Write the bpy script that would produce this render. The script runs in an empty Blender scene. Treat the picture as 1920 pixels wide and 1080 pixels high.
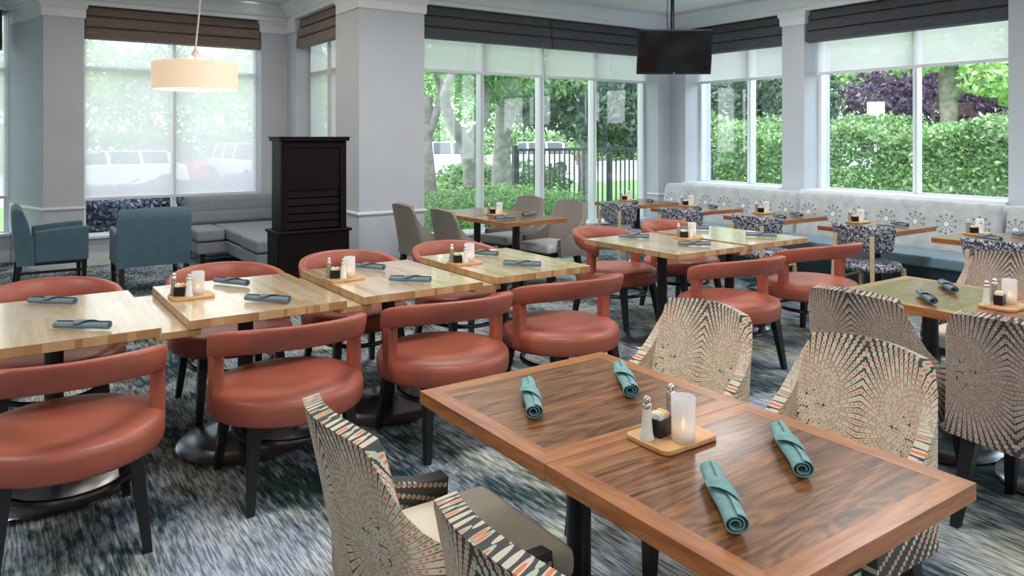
import bpy, bmesh, math, random
import numpy as np
from mathutils import Vector, Matrix
random.seed(4)
RNG = np.random.default_rng(7)
S = bpy.context.scene
C = S.collection
PI = math.pi

# ------------------------------------------------------------------ camera, sky, sun, added fill lights, exposure
cd = bpy.data.cameras.new('camera')
cam = bpy.data.objects.new('camera', cd)
C.objects.link(cam)
cam.location = (0, 0, 1.55)
cam.rotation_euler = (PI / 2, 0, math.radians(-34.75))
cd.sensor_width = 36
cd.lens = 26.53
cd.shift_y = -0.1469
cd.clip_end = 400
S.camera = cam

W = bpy.data.worlds.new('sky')
S.world = W
W.use_nodes = True
_n = W.node_tree.nodes
_bg = _n['Background']
_tc = _n.new('ShaderNodeTexCoord')
_sx = _n.new('ShaderNodeSeparateXYZ')
_rp = _n.new('ShaderNodeValToRGB')
W.node_tree.links.new(_tc.outputs['Generated'], _sx.inputs[0])
W.node_tree.links.new(_sx.outputs['Z'], _rp.inputs[0])
W.node_tree.links.new(_rp.outputs[0], _bg.inputs[0])
_rp.color_ramp.elements[0].position = 0.0
_rp.color_ramp.elements[0].color = (1.0, 1.0, 1.0, 1)
_rp.color_ramp.elements[1].position = 0.7
_rp.color_ramp.elements[1].color = (0.72, 0.84, 1.0, 1)
_bg.inputs[1].default_value = 4.8

sd = bpy.data.lights.new('sun', 'SUN')
sd.energy = 4.0
sd.angle = math.radians(12)
sd.color = (1, 0.97, 0.9)
sun = bpy.data.objects.new('sun', sd)
C.objects.link(sun)
sun.rotation_euler = (math.radians(38), 0, math.radians(-60))


def area(name, loc, sx, sy, power, col=(1, 0.98, 0.95)):
    d = bpy.data.lights.new(name, 'AREA')
    d.shape = 'RECTANGLE'
    d.size = sx
    d.size_y = sy
    d.energy = power
    d.color = col
    o = bpy.data.objects.new(name, d)
    o.location = loc
    C.objects.link(o)
    return o


# added fill lights under the ceiling, all out of frame, to brighten the room
for ax, ay, pw in ((-2.5, -2.0, 60), (1.5, -1.5, 70), (5.0, -1.0, 60), (-2.0, 3.5, 60), (1.6, 2.6, 55), (5.2, 2.8, 55), (3.2, 5.6, 45), (6.6, 5.6, 30)):
    area('ceiling_fill_light', (ax, ay, 3.33), 1.2, 0.6, pw * 1.1)
area('ceiling_fill_light', (1.6, 8.2, 3.33), 1.2, 0.6, 32, (1, 0.86, 0.7))  # added warm fill near the pendant, no fixture of its own

S.view_settings.view_transform = 'Standard'
S.view_settings.look = 'None'
S.view_settings.gamma = 1
S.view_settings.use_curve_mapping = False
S.view_settings.exposure = 0.0


# ------------------------------------------------------------------ material helpers
class NT:
    def __init__(s, name):
        s.m = bpy.data.materials.new(name)
        s.m.use_nodes = True
        s.t = s.m.node_tree
        s.b = s.t.nodes['Principled BSDF']
        s.out = s.t.nodes['Material Output']

    def n(s, typ, ins=None, **props):
        nd = s.t.nodes.new('ShaderNode' + typ)
        for k, v in props.items():
            setattr(nd, k, v)
        for k, v in (ins or {}).items():
            s.put(nd.inputs[k], v)
        return nd

    def put(s, sock, v):
        if isinstance(v, bpy.types.NodeSocket):
            s.t.links.new(v, sock)
        elif isinstance(v, (tuple, list)) and len(v) == 3 and sock.type == 'RGBA':
            sock.default_value = (*v, 1)
        else:
            sock.default_value = v

    def ma(s, op, a, b=0.0, c=0.0):
        nd = s.n('Math', operation=op)
        s.put(nd.inputs[0], a)
        s.put(nd.inputs[1], b)
        if op in ('MULTIPLY_ADD', 'SMOOTH_MIN', 'COMPARE'):
            s.put(nd.inputs[2], c)
        return nd.outputs[0]

    def mix(s, f, a, b, blend='MIX'):
        nd = s.n('Mix', data_type='RGBA', blend_type=blend)
        s.put(nd.inputs[0], f)
        s.put(nd.inputs[6], a)
        s.put(nd.inputs[7], b)
        return nd.outputs[2]

    def coord(s, scale=(1, 1, 1), kind='Object', rot=(0, 0, 0), loc=(0, 0, 0)):
        t = s.n('TexCoord')
        mp = s.n('Mapping', {'Vector': t.outputs[kind], 'Scale': scale, 'Rotation': rot, 'Location': loc})
        return mp.outputs[0]

    def noise(s, vec, scale, detail=3, rough=0.5, dist=0.0, w=None):
        nd = s.n('TexNoise')
        if w is not None:
            nd.noise_dimensions = '4D'
            s.put(nd.inputs['W'], w)
        s.put(nd.inputs['Vector'], vec)
        nd.inputs['Scale'].default_value = scale
        nd.inputs['Detail'].default_value = detail
        nd.inputs['Roughness'].default_value = rough
        nd.inputs['Distortion'].default_value = dist
        return nd.outputs['Fac']

    def ramp(s, fac, stops, interp='LINEAR'):
        nd = s.n('ValToRGB', {0: fac})
        r = nd.color_ramp
        r.interpolation = interp
        while len(r.elements) < len(stops):
            r.elements.new(0.5)
        for e, (p, c) in zip(r.elements, stops):
            e.position = p
            e.color = (*c, 1) if len(c) == 3 else c
        return nd.outputs[0]

    def rnd(s, k=20.0):
        return s.ma('MULTIPLY', s.n('ObjectInfo').outputs['Random'], k)

    def bump(s, h, strength=0.2, dist=0.01):
        nd = s.n('Bump', {'Height': h, 'Strength': strength, 'Distance': dist})
        s.put(s.b.inputs['Normal'], nd.outputs[0])

    def set(s, **k):
        names = dict(col='Base Color', rough='Roughness', metal='Metallic', spec='Specular IOR Level', coat='Coat Weight',
                     coatr='Coat Roughness', emit='Emission Color', es='Emission Strength', trans='Transmission Weight', sheen='Sheen Weight')
        for a, v in k.items():
            s.put(s.b.inputs[names[a]], v)
        return s


def simple(name, col, rough=0.5, var=0.08, scale=6.0, bump=0.0, bscale=200.0, **k):
    t = NT(name)
    f = t.noise(t.coord(), scale, 4)
    a = tuple(c * (1 - var) for c in col)
    b = tuple(min(1, c * (1 + var)) for c in col)
    t.set(col=t.ramp(f, [(0.3, a), (0.7, b)]), rough=rough, **k)
    if bump:
        t.bump(t.noise(t.coord(), bscale, 3), bump, 0.002)
    return t.m


MAT = {}
MAT['wall'] = simple('painted_grey_plaster', (0.53, 0.555, 0.605), 0.7, 0.03, 3)
MAT['trim'] = simple('white_gloss_trim', (0.76, 0.78, 0.8), 0.4, 0.02, 3)
MAT['ceil'] = simple('ceiling_paint', (0.88, 0.89, 0.9), 0.9, 0.02, 2)
MAT['frame'] = simple('white_window_frame', (0.8, 0.82, 0.84), 0.35, 0.02, 5)
MAT['black_wood'] = simple('black_stained_wood', (0.012, 0.011, 0.012), 0.35, 0.3, 30)
MAT['black_metal'] = simple('black_powder_metal', (0.012, 0.012, 0.014), 0.35, 0.2, 30)
MAT['base_metal'] = simple('dark_steel_base', (0.2, 0.22, 0.25), 0.24, 0.2, 12, metal=0.9)
MAT['leather'] = simple('coral_red_leather', (0.37, 0.098, 0.064), 0.42, 0.12, 5, bump=0.15, bscale=350)
MAT['blue'] = simple('slate_blue_upholstery', (0.075, 0.15, 0.195), 0.75, 0.1, 9, bump=0.2, bscale=400, sheen=0.2)
MAT['sofa'] = simple('grey_woven_upholstery', (0.25, 0.27, 0.31), 0.85, 0.2, 120, bump=0.2, bscale=300)
MAT['cream'] = simple('cream_seat_fabric', (0.72, 0.66, 0.54), 0.7, 0.05, 12, bump=0.1, bscale=400)
MAT['pale'] = simple('pale_grey_seat_fabric', (0.6, 0.6, 0.6), 0.8, 0.05, 12)
MAT['oak'] = simple('pale_oak', (0.55, 0.42, 0.27), 0.5, 0.15, 25)
MAT['teal'] = simple('teal_vinyl_seat', (0.2, 0.32, 0.38), 0.3, 0.1, 4)
MAT['darkteal'] = simple('dark_teal_plinth', (0.02, 0.045, 0.055), 0.5, 0.2, 6)
MAT['napkin'] = simple('slate_teal_napkin', (0.16, 0.22, 0.26), 0.85, 0.15, 30, bump=0.3, bscale=500)
MAT['napkin2'] = simple('sea_green_napkin', (0.17, 0.33, 0.34), 0.85, 0.15, 30, bump=0.3, bscale=500)
MAT['chrome'] = simple('polished_chrome', (0.75, 0.74, 0.72), 0.15, 0.03, 10, metal=1.0)
MAT['salt'] = simple('salt_in_glass', (0.8, 0.8, 0.76), 0.15, 0.08, 60)
MAT['pepper'] = simple('pepper_in_glass', (0.3, 0.26, 0.22), 0.15, 0.4, 150)
MAT['black_plastic'] = simple('black_plastic', (0.01, 0.01, 0.012), 0.2, 0.2, 10)
MAT['paper'] = simple('white_sugar_paper', (0.85, 0.84, 0.8), 0.7, 0.03, 10)
MAT['paper_y'] = simple('yellow_sweetener_paper', (0.85, 0.75, 0.35), 0.7, 0.03, 10)
MAT['paper_p'] = simple('pink_sweetener_paper', (0.85, 0.35, 0.45), 0.7, 0.03, 10)
MAT['board'] = simple('honey_wood_board', (0.6, 0.35, 0.15), 0.45, 0.12, 25)
MAT['asphalt'] = simple('pale_asphalt', (0.5, 0.5, 0.5), 0.9, 0.1, 0.5)
MAT['grass'] = simple('lawn', (0.12, 0.3, 0.06), 0.95, 0.35, 2.5)
MAT['bark'] = simple('grey_brown_bark', (0.27, 0.25, 0.23), 0.95, 0.35, 9, bump=0.6, bscale=30)
MAT['fence'] = simple('dark_fence_metal', (0.03, 0.035, 0.04), 0.5, 0.2, 9)
MAT['patio'] = simple('grey_patio_resin', (0.16, 0.16, 0.2), 0.6, 0.1, 9)
MAT['carwhite'] = simple('white_car_paint', (0.8, 0.81, 0.83), 0.2, 0.02, 2, coat=0.5)
MAT['carred'] = simple('red_car_paint', (0.5, 0.03, 0.03), 0.2, 0.05, 2, coat=0.5)
MAT['cargrey'] = simple('dark_blue_car_paint', (0.06, 0.08, 0.12), 0.2, 0.05, 2, coat=0.5)
MAT['carglass'] = simple('tinted_car_glass', (0.05, 0.06, 0.07), 0.08, 0.05, 2)
MAT['tyre'] = simple('tyre_rubber', (0.02, 0.02, 0.02), 0.8, 0.1, 9)
MAT['sign'] = simple('pale_sign_panel', (0.75, 0.77, 0.76), 0.5, 0.03, 5)
MAT['stucco'] = simple('pale_outside_wall', (0.6, 0.6, 0.58), 0.9, 0.06, 1)


def leafmat(name, a, b, c):
    t = NT(name)
    g = t.n('NewGeometry')
    col = t.ramp(g.outputs['Random Per Island'], [(0.0, a), (0.5, b), (1.0, c)])
    t.set(col=col, rough=0.6)
    tr = t.n('BsdfTranslucent', {'Color': col})
    mx = t.n('MixShader', {0: 0.35, 1: t.b.outputs[0], 2: tr.outputs[0]})
    t.t.links.new(mx.outputs[0], t.out.inputs[0])
    return t.m


MAT['leaf_bright'] = leafmat('bright_green_leaves', (0.15, 0.3, 0.1), (0.3, 0.5, 0.2), (0.55, 0.74, 0.4))
MAT['leaf_mid'] = leafmat('mid_green_leaves', (0.08, 0.16, 0.08), (0.22, 0.38, 0.13), (0.5, 0.66, 0.34))
MAT['leaf_dark'] = leafmat('dark_green_leaves', (0.04, 0.075, 0.05), (0.09, 0.15, 0.09), (0.24, 0.34, 0.22))
MAT['leaf_lime'] = leafmat('pale_lime_leaves', (0.28, 0.5, 0.14), (0.5, 0.75, 0.3), (0.75, 0.9, 0.5))
MAT['leaf_purple'] = leafmat('plum_purple_leaves', (0.06, 0.035, 0.06), (0.13, 0.075, 0.14), (0.34, 0.22, 0.36))
MAT['leaf_violet'] = leafmat('dark_violet_groundcover', (0.06, 0.07, 0.1), (0.16, 0.17, 0.24), (0.6, 0.62, 0.7))


def m_glass():
    t = NT('window_glass')
    tr = t.n('BsdfTransparent', {'Color': (0.96, 0.98, 0.98)})
    gl = t.n('BsdfGlossy', {'Roughness': 0.02, 'Color': (0.9, 0.95, 1.0)})
    fc = t.n('LayerWeight', {'Blend': 0.5})
    f = t.ma('MULTIPLY_ADD', t.ma('POWER', fc.outputs['Facing'], 5.0), 0.9, 0.045)
    mx = t.n('MixShader', {0: f, 1: tr.outputs[0], 2: gl.outputs[0]})
    t.t.links.new(mx.outputs[0], t.out.inputs[0])
    return t.m


MAT['glass'] = m_glass()


def m_roller():
    t = NT('sheer_roller_fabric')
    w = t.noise(t.coord((400, 400, 400)), 1, 2)
    df = t.n('BsdfTranslucent', {'Color': (0.9, 0.88, 0.89)})
    d2 = t.n('BsdfDiffuse', {'Color': t.ramp(w, [(0.3, (0.76, 0.75, 0.76)), (0.7, (0.88, 0.87, 0.88))])})
    a = t.n('MixShader', {0: 0.45, 1: df.outputs[0], 2: d2.outputs[0]})
    tr = t.n('BsdfTransparent', {'Color': (1, 1, 1)})
    mx = t.n('MixShader', {0: 0.36, 1: a.outputs[0], 2: tr.outputs[0]})
    t.t.links.new(mx.outputs[0], t.out.inputs[0])
    return t.m


MAT['roller'] = m_roller()


def m_shade(name, a, b):
    t = NT(name)
    w = t.noise(t.coord((3, 3, 60)), 3, 4)
    t.set(col=t.ramp(w, [(0.3, a), (0.7, b)]), rough=0.8, sheen=0.1)
    t.bump(t.noise(t.coord((8, 8, 200)), 3, 3), 0.2, 0.003)
    return t.m


MAT['shade_brown'] = m_shade('taupe_silk_fabric', (0.13, 0.092, 0.075), (0.24, 0.18, 0.15))
MAT['shade_grey'] = m_shade('charcoal_silk_fabric', (0.045, 0.047, 0.056), (0.09, 0.093, 0.108))


def m_carpet():
    t = NT('streaked_blue_grey_carpet')
    fine = t.noise(t.coord((120, 8, 1)), 1.0, 3, 0.6)
    mid = t.noise(t.coord((50, 7, 1)), 1.0, 4, 0.6, 0.2)
    big = t.noise(t.coord((1.8, 1.1, 1)), 1.0, 5, 0.65, 0.6)
    big2 = t.noise(t.coord((2.3, 1.3, 1), loc=(7, 3, 0)), 1.0, 4, 0.6, 0.4)
    mask = t.ma('ADD', t.ma('MULTIPLY', big, 0.62), t.ma('MULTIPLY', mid, 0.38))
    c1 = t.ramp(mask, [(0.42, (0.028, 0.048, 0.058)), (0.455, (0.09, 0.118, 0.138)), (0.50, (0.21, 0.235, 0.265)), (0.58, (0.38, 0.4, 0.44))])
    tint = t.ramp(big2, [(0.38, (0.94, 1.0, 1.08)), (0.5, (1.02, 1.04, 0.98)), (0.6, (1.16, 1.12, 0.88))])
    c2 = t.mix(1.0, c1, tint, 'MULTIPLY')
    st = t.ramp(fine, [(0.42, (0.42, 0.45, 0.5)), (0.5, (1, 1, 1)), (0.57, (1.5, 1.5, 1.5))])
    c3 = t.mix(0.85, c2, st, 'MULTIPLY')
    t.set(col=c3, rough=0.95, spec=0.1)
    t.bump(t.noise(t.coord((300, 300, 1)), 1.0, 2), 0.3, 0.004)
    return t.m


MAT['carpet'] = m_carpet()


def m_maple():
    t = NT('blond_butcher_block')
    v = t.coord((1, 1, 1), rot=(0, 0, PI / 2))
    br = t.n('TexBrick', {'Vector': v, 'Color1': (0.0, 0.0, 0.0), 'Color2': (1, 1, 1), 'Mortar': (0.5, 0.5, 0.5), 'Scale': 1.0,
                          'Mortar Size': 0.0004, 'Brick Width': 0.5, 'Row Height': 0.042}, offset=0.37, offset_frequency=2)
    g = t.noise(t.coord((40, 3, 40)), 1.0, 5, 0.6, 0.3, w=t.rnd(9))
    a = t.ramp(br.outputs[0], [(0.0, (0.60, 0.43, 0.25)), (0.5, (0.70, 0.54, 0.35)), (1.0, (0.77, 0.62, 0.43))])
    b = t.ramp(g, [(0.3, (0.86, 0.84, 0.8)), (0.7, (1.08, 1.08, 1.08))])
    t.set(col=t.mix(1.0, a, b, 'MULTIPLY'), rough=0.25, coat=1.0, coatr=0.1, spec=0.7)
    return t.m


MAT['maple'] = m_maple()


def m_maple_edge():
    t = NT('butcher_block_end_grain')
    br = t.n('TexVoronoi', {'Vector': t.coord((18, 18, 0.01)), 'Scale': 1.0, 'Randomness': 0.7}, voronoi_dimensions='3D')
    a = t.ramp(br.outputs['Color'], [(0.1, (0.33, 0.18, 0.075)), (0.5, (0.5, 0.31, 0.14)), (0.9, (0.6, 0.41, 0.21))])
    t.set(col=a, rough=0.4)
    return t.m


MAT['maple_edge'] = m_maple_edge()


def m_walnut(name, dark, mid, light, along='x', cath=True):
    t = NT(name)
    sc = (1.6, 16, 16) if along == 'x' else (16, 1.6, 16)
    sc2 = (0.9, 5, 5) if along == 'x' else (5, 0.9, 5)
    r = t.rnd(30)
    g1 = t.noise(t.coord(sc), 2.2, 8, 0.65, 0.6, w=r)
    g2 = t.noise(t.coord(sc2), 1.6, 3, 0.5, 1.2, w=r)
    bands = t.ma('PINGPONG', t.ma('MULTIPLY', g2, 9.0), 0.5)
    f = t.ma('ADD', t.ma('MULTIPLY', g1, 0.8), t.ma('MULTIPLY', bands, 0.32 if cath else 0.1))
    t.set(col=t.ramp(f, [(0.32, dark), (0.5, mid), (0.68, light)]), rough=0.5 if name.startswith('esp') else 0.3, coat=0.0 if name.startswith('esp') else 0.2, coatr=0.12, spec=0.15 if name.startswith('esp') else 0.4)
    return t.m


MAT['walnut'] = m_walnut('walnut_veneer', (0.045, 0.017, 0.008), (0.175, 0.073, 0.027), (0.32, 0.15, 0.062))
MAT['walnut_b'] = m_walnut('walnut_edge_banding', (0.22, 0.078, 0.024), (0.38, 0.16, 0.058), (0.52, 0.26, 0.11), cath=False)
MAT['walnut_by'] = m_walnut('walnut_edge_banding_cross', (0.22, 0.078, 0.024), (0.38, 0.16, 0.058), (0.52, 0.26, 0.11), 'y', False)
MAT['espresso'] = m_walnut('espresso_wood', (0.004, 0.002, 0.002), (0.009, 0.0045, 0.004), (0.018, 0.009, 0.008), cath=False)


def m_pattern(name, dark, cream, dot, sage, off=0.62):
    """kaleidoscope print: chains of beads fanning out from a focus on each side of a mirror line"""
    t = NT(name)
    tc = t.n('TexCoord')
    sp = t.n('SeparateXYZ', {0: tc.outputs['Object']})
    at_ = t.n('Attribute', attribute_name='cloth')
    ax = t.ma('ABSOLUTE', t.n('SeparateXYZ', {0: at_.outputs['Vector']}).outputs[0])
    px = t.ma('SUBTRACT', ax, 0.19)
    pz = t.ma('SUBTRACT', sp.outputs[2], off)
    r = t.ma('SQRT', t.ma('ADD', t.ma('MULTIPLY', px, px), t.ma('MULTIPLY', pz, pz)))
    ang = t.ma('ARCTAN2', pz, px)
    N = 64.0
    sa = t.ma('FRACT', t.ma('MULTIPLY', t.ma('ADD', ang, 7.0), N / (2 * PI)))
    lane = t.ma('FLOOR', t.ma('MULTIPLY', t.ma('ADD', ang, 7.0), N / (2 * PI)))
    s = t.ma('SUBTRACT', sa, 0.5)
    lr = t.ma('ADD', t.ma('MULTIPLY', r, 60.0), t.ma('MULTIPLY', lane, 0.37))
    q = t.ma('SUBTRACT', t.ma('FRACT', lr), 0.5)
    cell = t.ma('ADD', t.ma('MULTIPLY', lane, 17.3), t.ma('FLOOR', lr))
    rnd = t.ma('FRACT', t.ma('MULTIPLY', t.ma('SINE', t.ma('MULTIPLY', cell, 12.98)), 437.5))
    width = t.ma('MULTIPLY', r, 2 * PI / N * 60.0)      # lane width in bead units
    sx = t.ma('MULTIPLY', s, width)
    # the bead: squash across the lane so chains stay thin at a distance
    sxn = t.ma('DIVIDE', sx, t.ma('MAXIMUM', t.ma('MINIMUM', width, 1.25), 0.35))
    d = t.ma('SQRT', t.ma('ADD', t.ma('MULTIPLY', sxn, sxn), t.ma('MULTIPLY', t.ma('MULTIPLY', q, q), 0.8)))
    ring = t.mix(t.ma('GREATER_THAN', rnd, 0.7), cream, sage)
    core = t.mix(t.ma('GREATER_THAN', rnd, 0.22), cream, dot)
    bead = t.mix(t.ma('LESS_THAN', d, 0.23), ring, core)
    lim = t.ma('SUBTRACT', 0.64, t.ma('MULTIPLY', t.ma('MAXIMUM', t.ma('SUBTRACT', t.ma('MINIMUM', r, 0.34), 0.11), 0.0), 1.25))
    gap = t.ma('SUBTRACT', 0.45, t.ma('MULTIPLY', t.ma('MAXIMUM', t.ma('SUBTRACT', t.ma('MINIMUM', r, 0.34), 0.15), 0.0), 0.85))
    polar = t.mix(t.ma('MULTIPLY', t.ma('LESS_THAN', d, lim), t.ma('LESS_THAN', t.ma('ABSOLUTE', s), gap)), dark, bead)
    # centre of the fans: a dense field of dots
    vo = t.n('TexVoronoi', {'Vector': t.n('CombineXYZ', {0: ax, 1: sp.outputs[2], 2: 0.0}).outputs[0], 'Scale': 70.0, 'Randomness': 0.6}, voronoi_dimensions='2D')
    vd = vo.outputs['Distance']
    cc = t.n('SeparateXYZ', {0: vo.outputs['Color']})
    den = t.mix(t.ma('LESS_THAN', vd, 0.22), t.mix(t.ma('LESS_THAN', vd, 0.62), dark, t.mix(t.ma('GREATER_THAN', cc.outputs[0], 0.7), cream, sage)),
                t.mix(t.ma('GREATER_THAN', cc.outputs[1], 0.3), cream, dot))
    t.set(col=t.mix(t.ma('LESS_THAN', r, 0.07), polar, den), rough=0.8)
    t.bump(t.noise(t.coord(), 500, 2), 0.15, 0.002)
    return t.m


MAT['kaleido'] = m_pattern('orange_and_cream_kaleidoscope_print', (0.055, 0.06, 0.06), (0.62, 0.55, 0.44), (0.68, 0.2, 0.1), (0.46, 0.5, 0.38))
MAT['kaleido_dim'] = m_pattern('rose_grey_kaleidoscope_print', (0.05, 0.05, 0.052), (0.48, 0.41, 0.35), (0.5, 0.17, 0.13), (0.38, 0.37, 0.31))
MAT['taupe'] = m_pattern('taupe_speckled_print', (0.2, 0.175, 0.16), (0.28, 0.25, 0.225), (0.24, 0.2, 0.18), (0.26, 0.235, 0.21))


def m_floral():
    t = NT('navy_and_white_floral_print')
    v = t.coord()
    w = t.n('TexNoise', {'Vector': v, 'Scale': 14.0, 'Detail': 2.0})
    vv = t.n('Vector' + 'Math', {0: v, 1: t.n('VectorMath', {0: w.outputs['Color'], 1: (0.12, 0.12, 0.12)}, operation='MULTIPLY').outputs[0]}, operation='ADD')
    vo = t.n('TexVoronoi', {'Vector': vv.outputs[0], 'Scale': 24.0}, feature='DISTANCE_TO_EDGE')
    v2 = t.n('TexVoronoi', {'Vector': vv.outputs[0], 'Scale': 55.0})
    a = t.ramp(vo.outputs['Distance'], [(0.0, (0.05, 0.055, 0.09)), (0.1, (0.05, 0.055, 0.09)), (0.16, (0.62, 0.64, 0.68)), (0.3, (0.6, 0.62, 0.66)), (0.36, (0.08, 0.085, 0.13))])
    b = t.mix(t.ma('LESS_THAN', v2.outputs['Distance'], 0.3), a, (0.06, 0.065, 0.1))
    t.set(col=b, rough=0.8)
    return t.m


MAT['floral'] = m_floral()


def m_medallion():
    t = NT('silver_fabric_with_sunburst_medallions')
    tc = t.n('TexCoord')
    sp = t.n('SeparateXYZ', {0: tc.outputs['Object']})
    u = t.ma('MULTIPLY', t.ma('SUBTRACT', t.ma('FRACT', t.ma('MULTIPLY', t.ma('SUBTRACT', sp.outputs[1], 3.62 - 0.15), 1 / 0.3)), 0.5), 0.3)
    v = t.ma('SUBTRACT', sp.outputs[2], 0.71)
    r = t.ma('SQRT', t.ma('ADD', t.ma('MULTIPLY', u, u), t.ma('MULTIPLY', v, v)))
    a = t.ma('ARCTAN2', v, u)
    K = 10.0
    s = t.ma('MULTIPLY', t.ma('SUBTRACT', t.ma('FRACT', t.ma('MULTIPLY', t.ma('ADD', a, 7), K / (2 * PI))), 0.5), 2 * PI / K)
    tang = t.ma('MULTIPLY', s, r)

    def dotat(r0, rad):
        dr = t.ma('SUBTRACT', r, r0)
        return t.ma('LESS_THAN', t.ma('ADD', t.ma('MULTIPLY', tang, tang), t.ma('MULTIPLY', dr, dr)), rad * rad)
    spoke = t.ma('MULTIPLY', t.ma('LESS_THAN', t.ma('ABSOLUTE', tang), 0.0035), t.ma('MULTIPLY', t.ma('GREATER_THAN', r, 0.035), t.ma('LESS_THAN', r, 0.085)))
    dark = t.ma('MAXIMUM', dotat(0.057, 0.008), dotat(0.088, 0.013))
    base = t.ramp(t.noise(t.coord((3, 3, 3)), 3, 5), [(0.3, (0.4, 0.42, 0.44)), (0.7, (0.56, 0.57, 0.59))])
    c = t.mix(t.ma('MULTIPLY', dark, 0.8), base, (0.12, 0.13, 0.15))
    c = t.mix(t.ma('LESS_THAN', r, 0.034), c, (0.2, 0.22, 0.24))
    c = t.mix(t.ma('LESS_THAN', r, 0.026), c, (0.75, 0.75, 0.75))
    t.set(col=c, rough=0.6, sheen=0.2)
    return t.m


MAT['medallion'] = m_medallion()


def m_emit(name, col, st, base=(0.9, 0.85, 0.75)):
    t = NT(name)
    t.set(col=base, emit=col, es=st, rough=0.6)
    return t.m


MAT['lampshade'] = m_emit('lit_cream_drum_fabric', (1.0, 0.72, 0.48), 0.62, (0.7, 0.6, 0.5))
MAT['diffuser'] = m_emit('lit_lamp_diffuser', (1.0, 0.85, 0.65), 1.6)
MAT['downlight'] = m_emit('lit_downlight_lens', (1.0, 0.98, 0.95), 6.0)
MAT['flame'] = m_emit('tea_light_flame', (1.0, 0.7, 0.25), 7.0)
MAT['led'] = simple('silver_badge', (0.8, 0.8, 0.8), 0.2, 0.02, 5, metal=1.0)


def m_frost():
    t = NT('frosted_candle_glass')
    tr = t.n('BsdfTranslucent', {'Color': (0.92, 0.9, 0.92)})
    tp = t.n('BsdfTransparent', {'Color': (1, 1, 1)})
    t.set(col=(0.85, 0.83, 0.85), rough=0.35)
    a = t.n('MixShader', {0: 0.5, 1: t.b.outputs[0], 2: tr.outputs[0]})
    b = t.n('MixShader', {0: 0.25, 1: a.outputs[0], 2: tp.outputs[0]})
    t.t.links.new(b.outputs[0], t.out.inputs[0])
    return t.m


MAT['frost'] = m_frost()
MAT['wax'] = m_emit('lit_wax', (1.0, 0.6, 0.25), 0.5, (0.9, 0.85, 0.7))
MAT['screen'] = simple('dark_tv_glass', (0.004, 0.004, 0.005), 0.08, 0.05, 3)


# ------------------------------------------------------------------ mesh helpers
class MB:
    def __init__(s):
        s.bm = bmesh.new()

    def box(s, x0, x1, y0, y1, z0, z1, M=None):
        vs = []
        for z in (z0, z1):
            for x, y in ((x0, y0), (x1, y0), (x1, y1), (x0, y1)):
                p = Vector((x, y, z))
                vs.append(s.bm.verts.new(M @ p if M else p))
        for f in ((0, 3, 2, 1), (4, 5, 6, 7), (0, 1, 5, 4), (1, 2, 6, 5), (2, 3, 7, 6), (3, 0, 4, 7)):
            s.bm.faces.new([vs[i] for i in f])
        return s

    def loft(s, rings, cap=True, closed=False):
        R = [[s.bm.verts.new(p) for p in r] for r in rings]
        n = len(R[0])
        m = len(R)
        for i in range(m if closed else m - 1):
            a, b = R[i], R[(i + 1) % m]
            for j in range(n):
                k = (j + 1) % n
                s.bm.faces.new((a[j], a[k], b[k], b[j]))
        if cap and not closed:
            s.bm.faces.new(list(reversed(R[0])))
            s.bm.faces.new(R[-1])
        return s

    def lathe(s, prof, c=(0, 0, 0), n=32, sx=1, sy=1):
        c = Vector(c)
        rings = [[c + Vector((r * sx * math.cos(2 * PI * i / n), r * sy * math.sin(2 * PI * i / n), z)) for i in range(n)] for r, z in prof]
        return s.loft(rings)

    def tube(s, pts, rad, n=8, closed=False):
        pts = [Vector(p) for p in pts]
        m = len(pts)
        rad = [rad] * m if isinstance(rad, (int, float)) else rad
        rings = []
        up = None
        for i, p in enumerate(pts):
            if closed:
                t = (pts[(i + 1) % m] - pts[i - 1]).normalized()
            else:
                t = (pts[min(i + 1, m - 1)] - pts[max(i - 1, 0)]).normalized()
            if up is None:
                up = Vector((0, 0, 1)) if abs(t.z) < 0.9 else Vector((1, 0, 0))
            a = up.cross(t).normalized()
            b = t.cross(a).normalized()
            up = b
            rings.append([p + (a * math.cos(2 * PI * k / n) + b * math.sin(2 * PI * k / n)) * rad[i] for k in range(n)])
        return s.loft(rings, closed=closed)

    def taper(s, p0, p1, w0, w1, d0=None, d1=None):
        """square leg from p0 (top) to p1 (foot)"""
        d0 = d0 or w0
        d1 = d1 or w1
        r = []
        for p, w, d in ((p0, w0, d0), (p1, w1, d1)):
            r.append([Vector((p[0] + sx * w / 2, p[1] + sy * d / 2, p[2])) for sx, sy in ((-1, -1), (1, -1), (1, 1), (-1, 1))])
        return s.loft(r)

    def prism(s, pts, z0, z1):
        return s.loft([[Vector((x, y, z0)) for x, y in pts], [Vector((x, y, z1)) for x, y in pts]])


def link(name, me, parent=None):
    o = bpy.data.objects.new(name, me)
    C.objects.link(o)
    if parent:
        o.parent = parent
    return o


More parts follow.
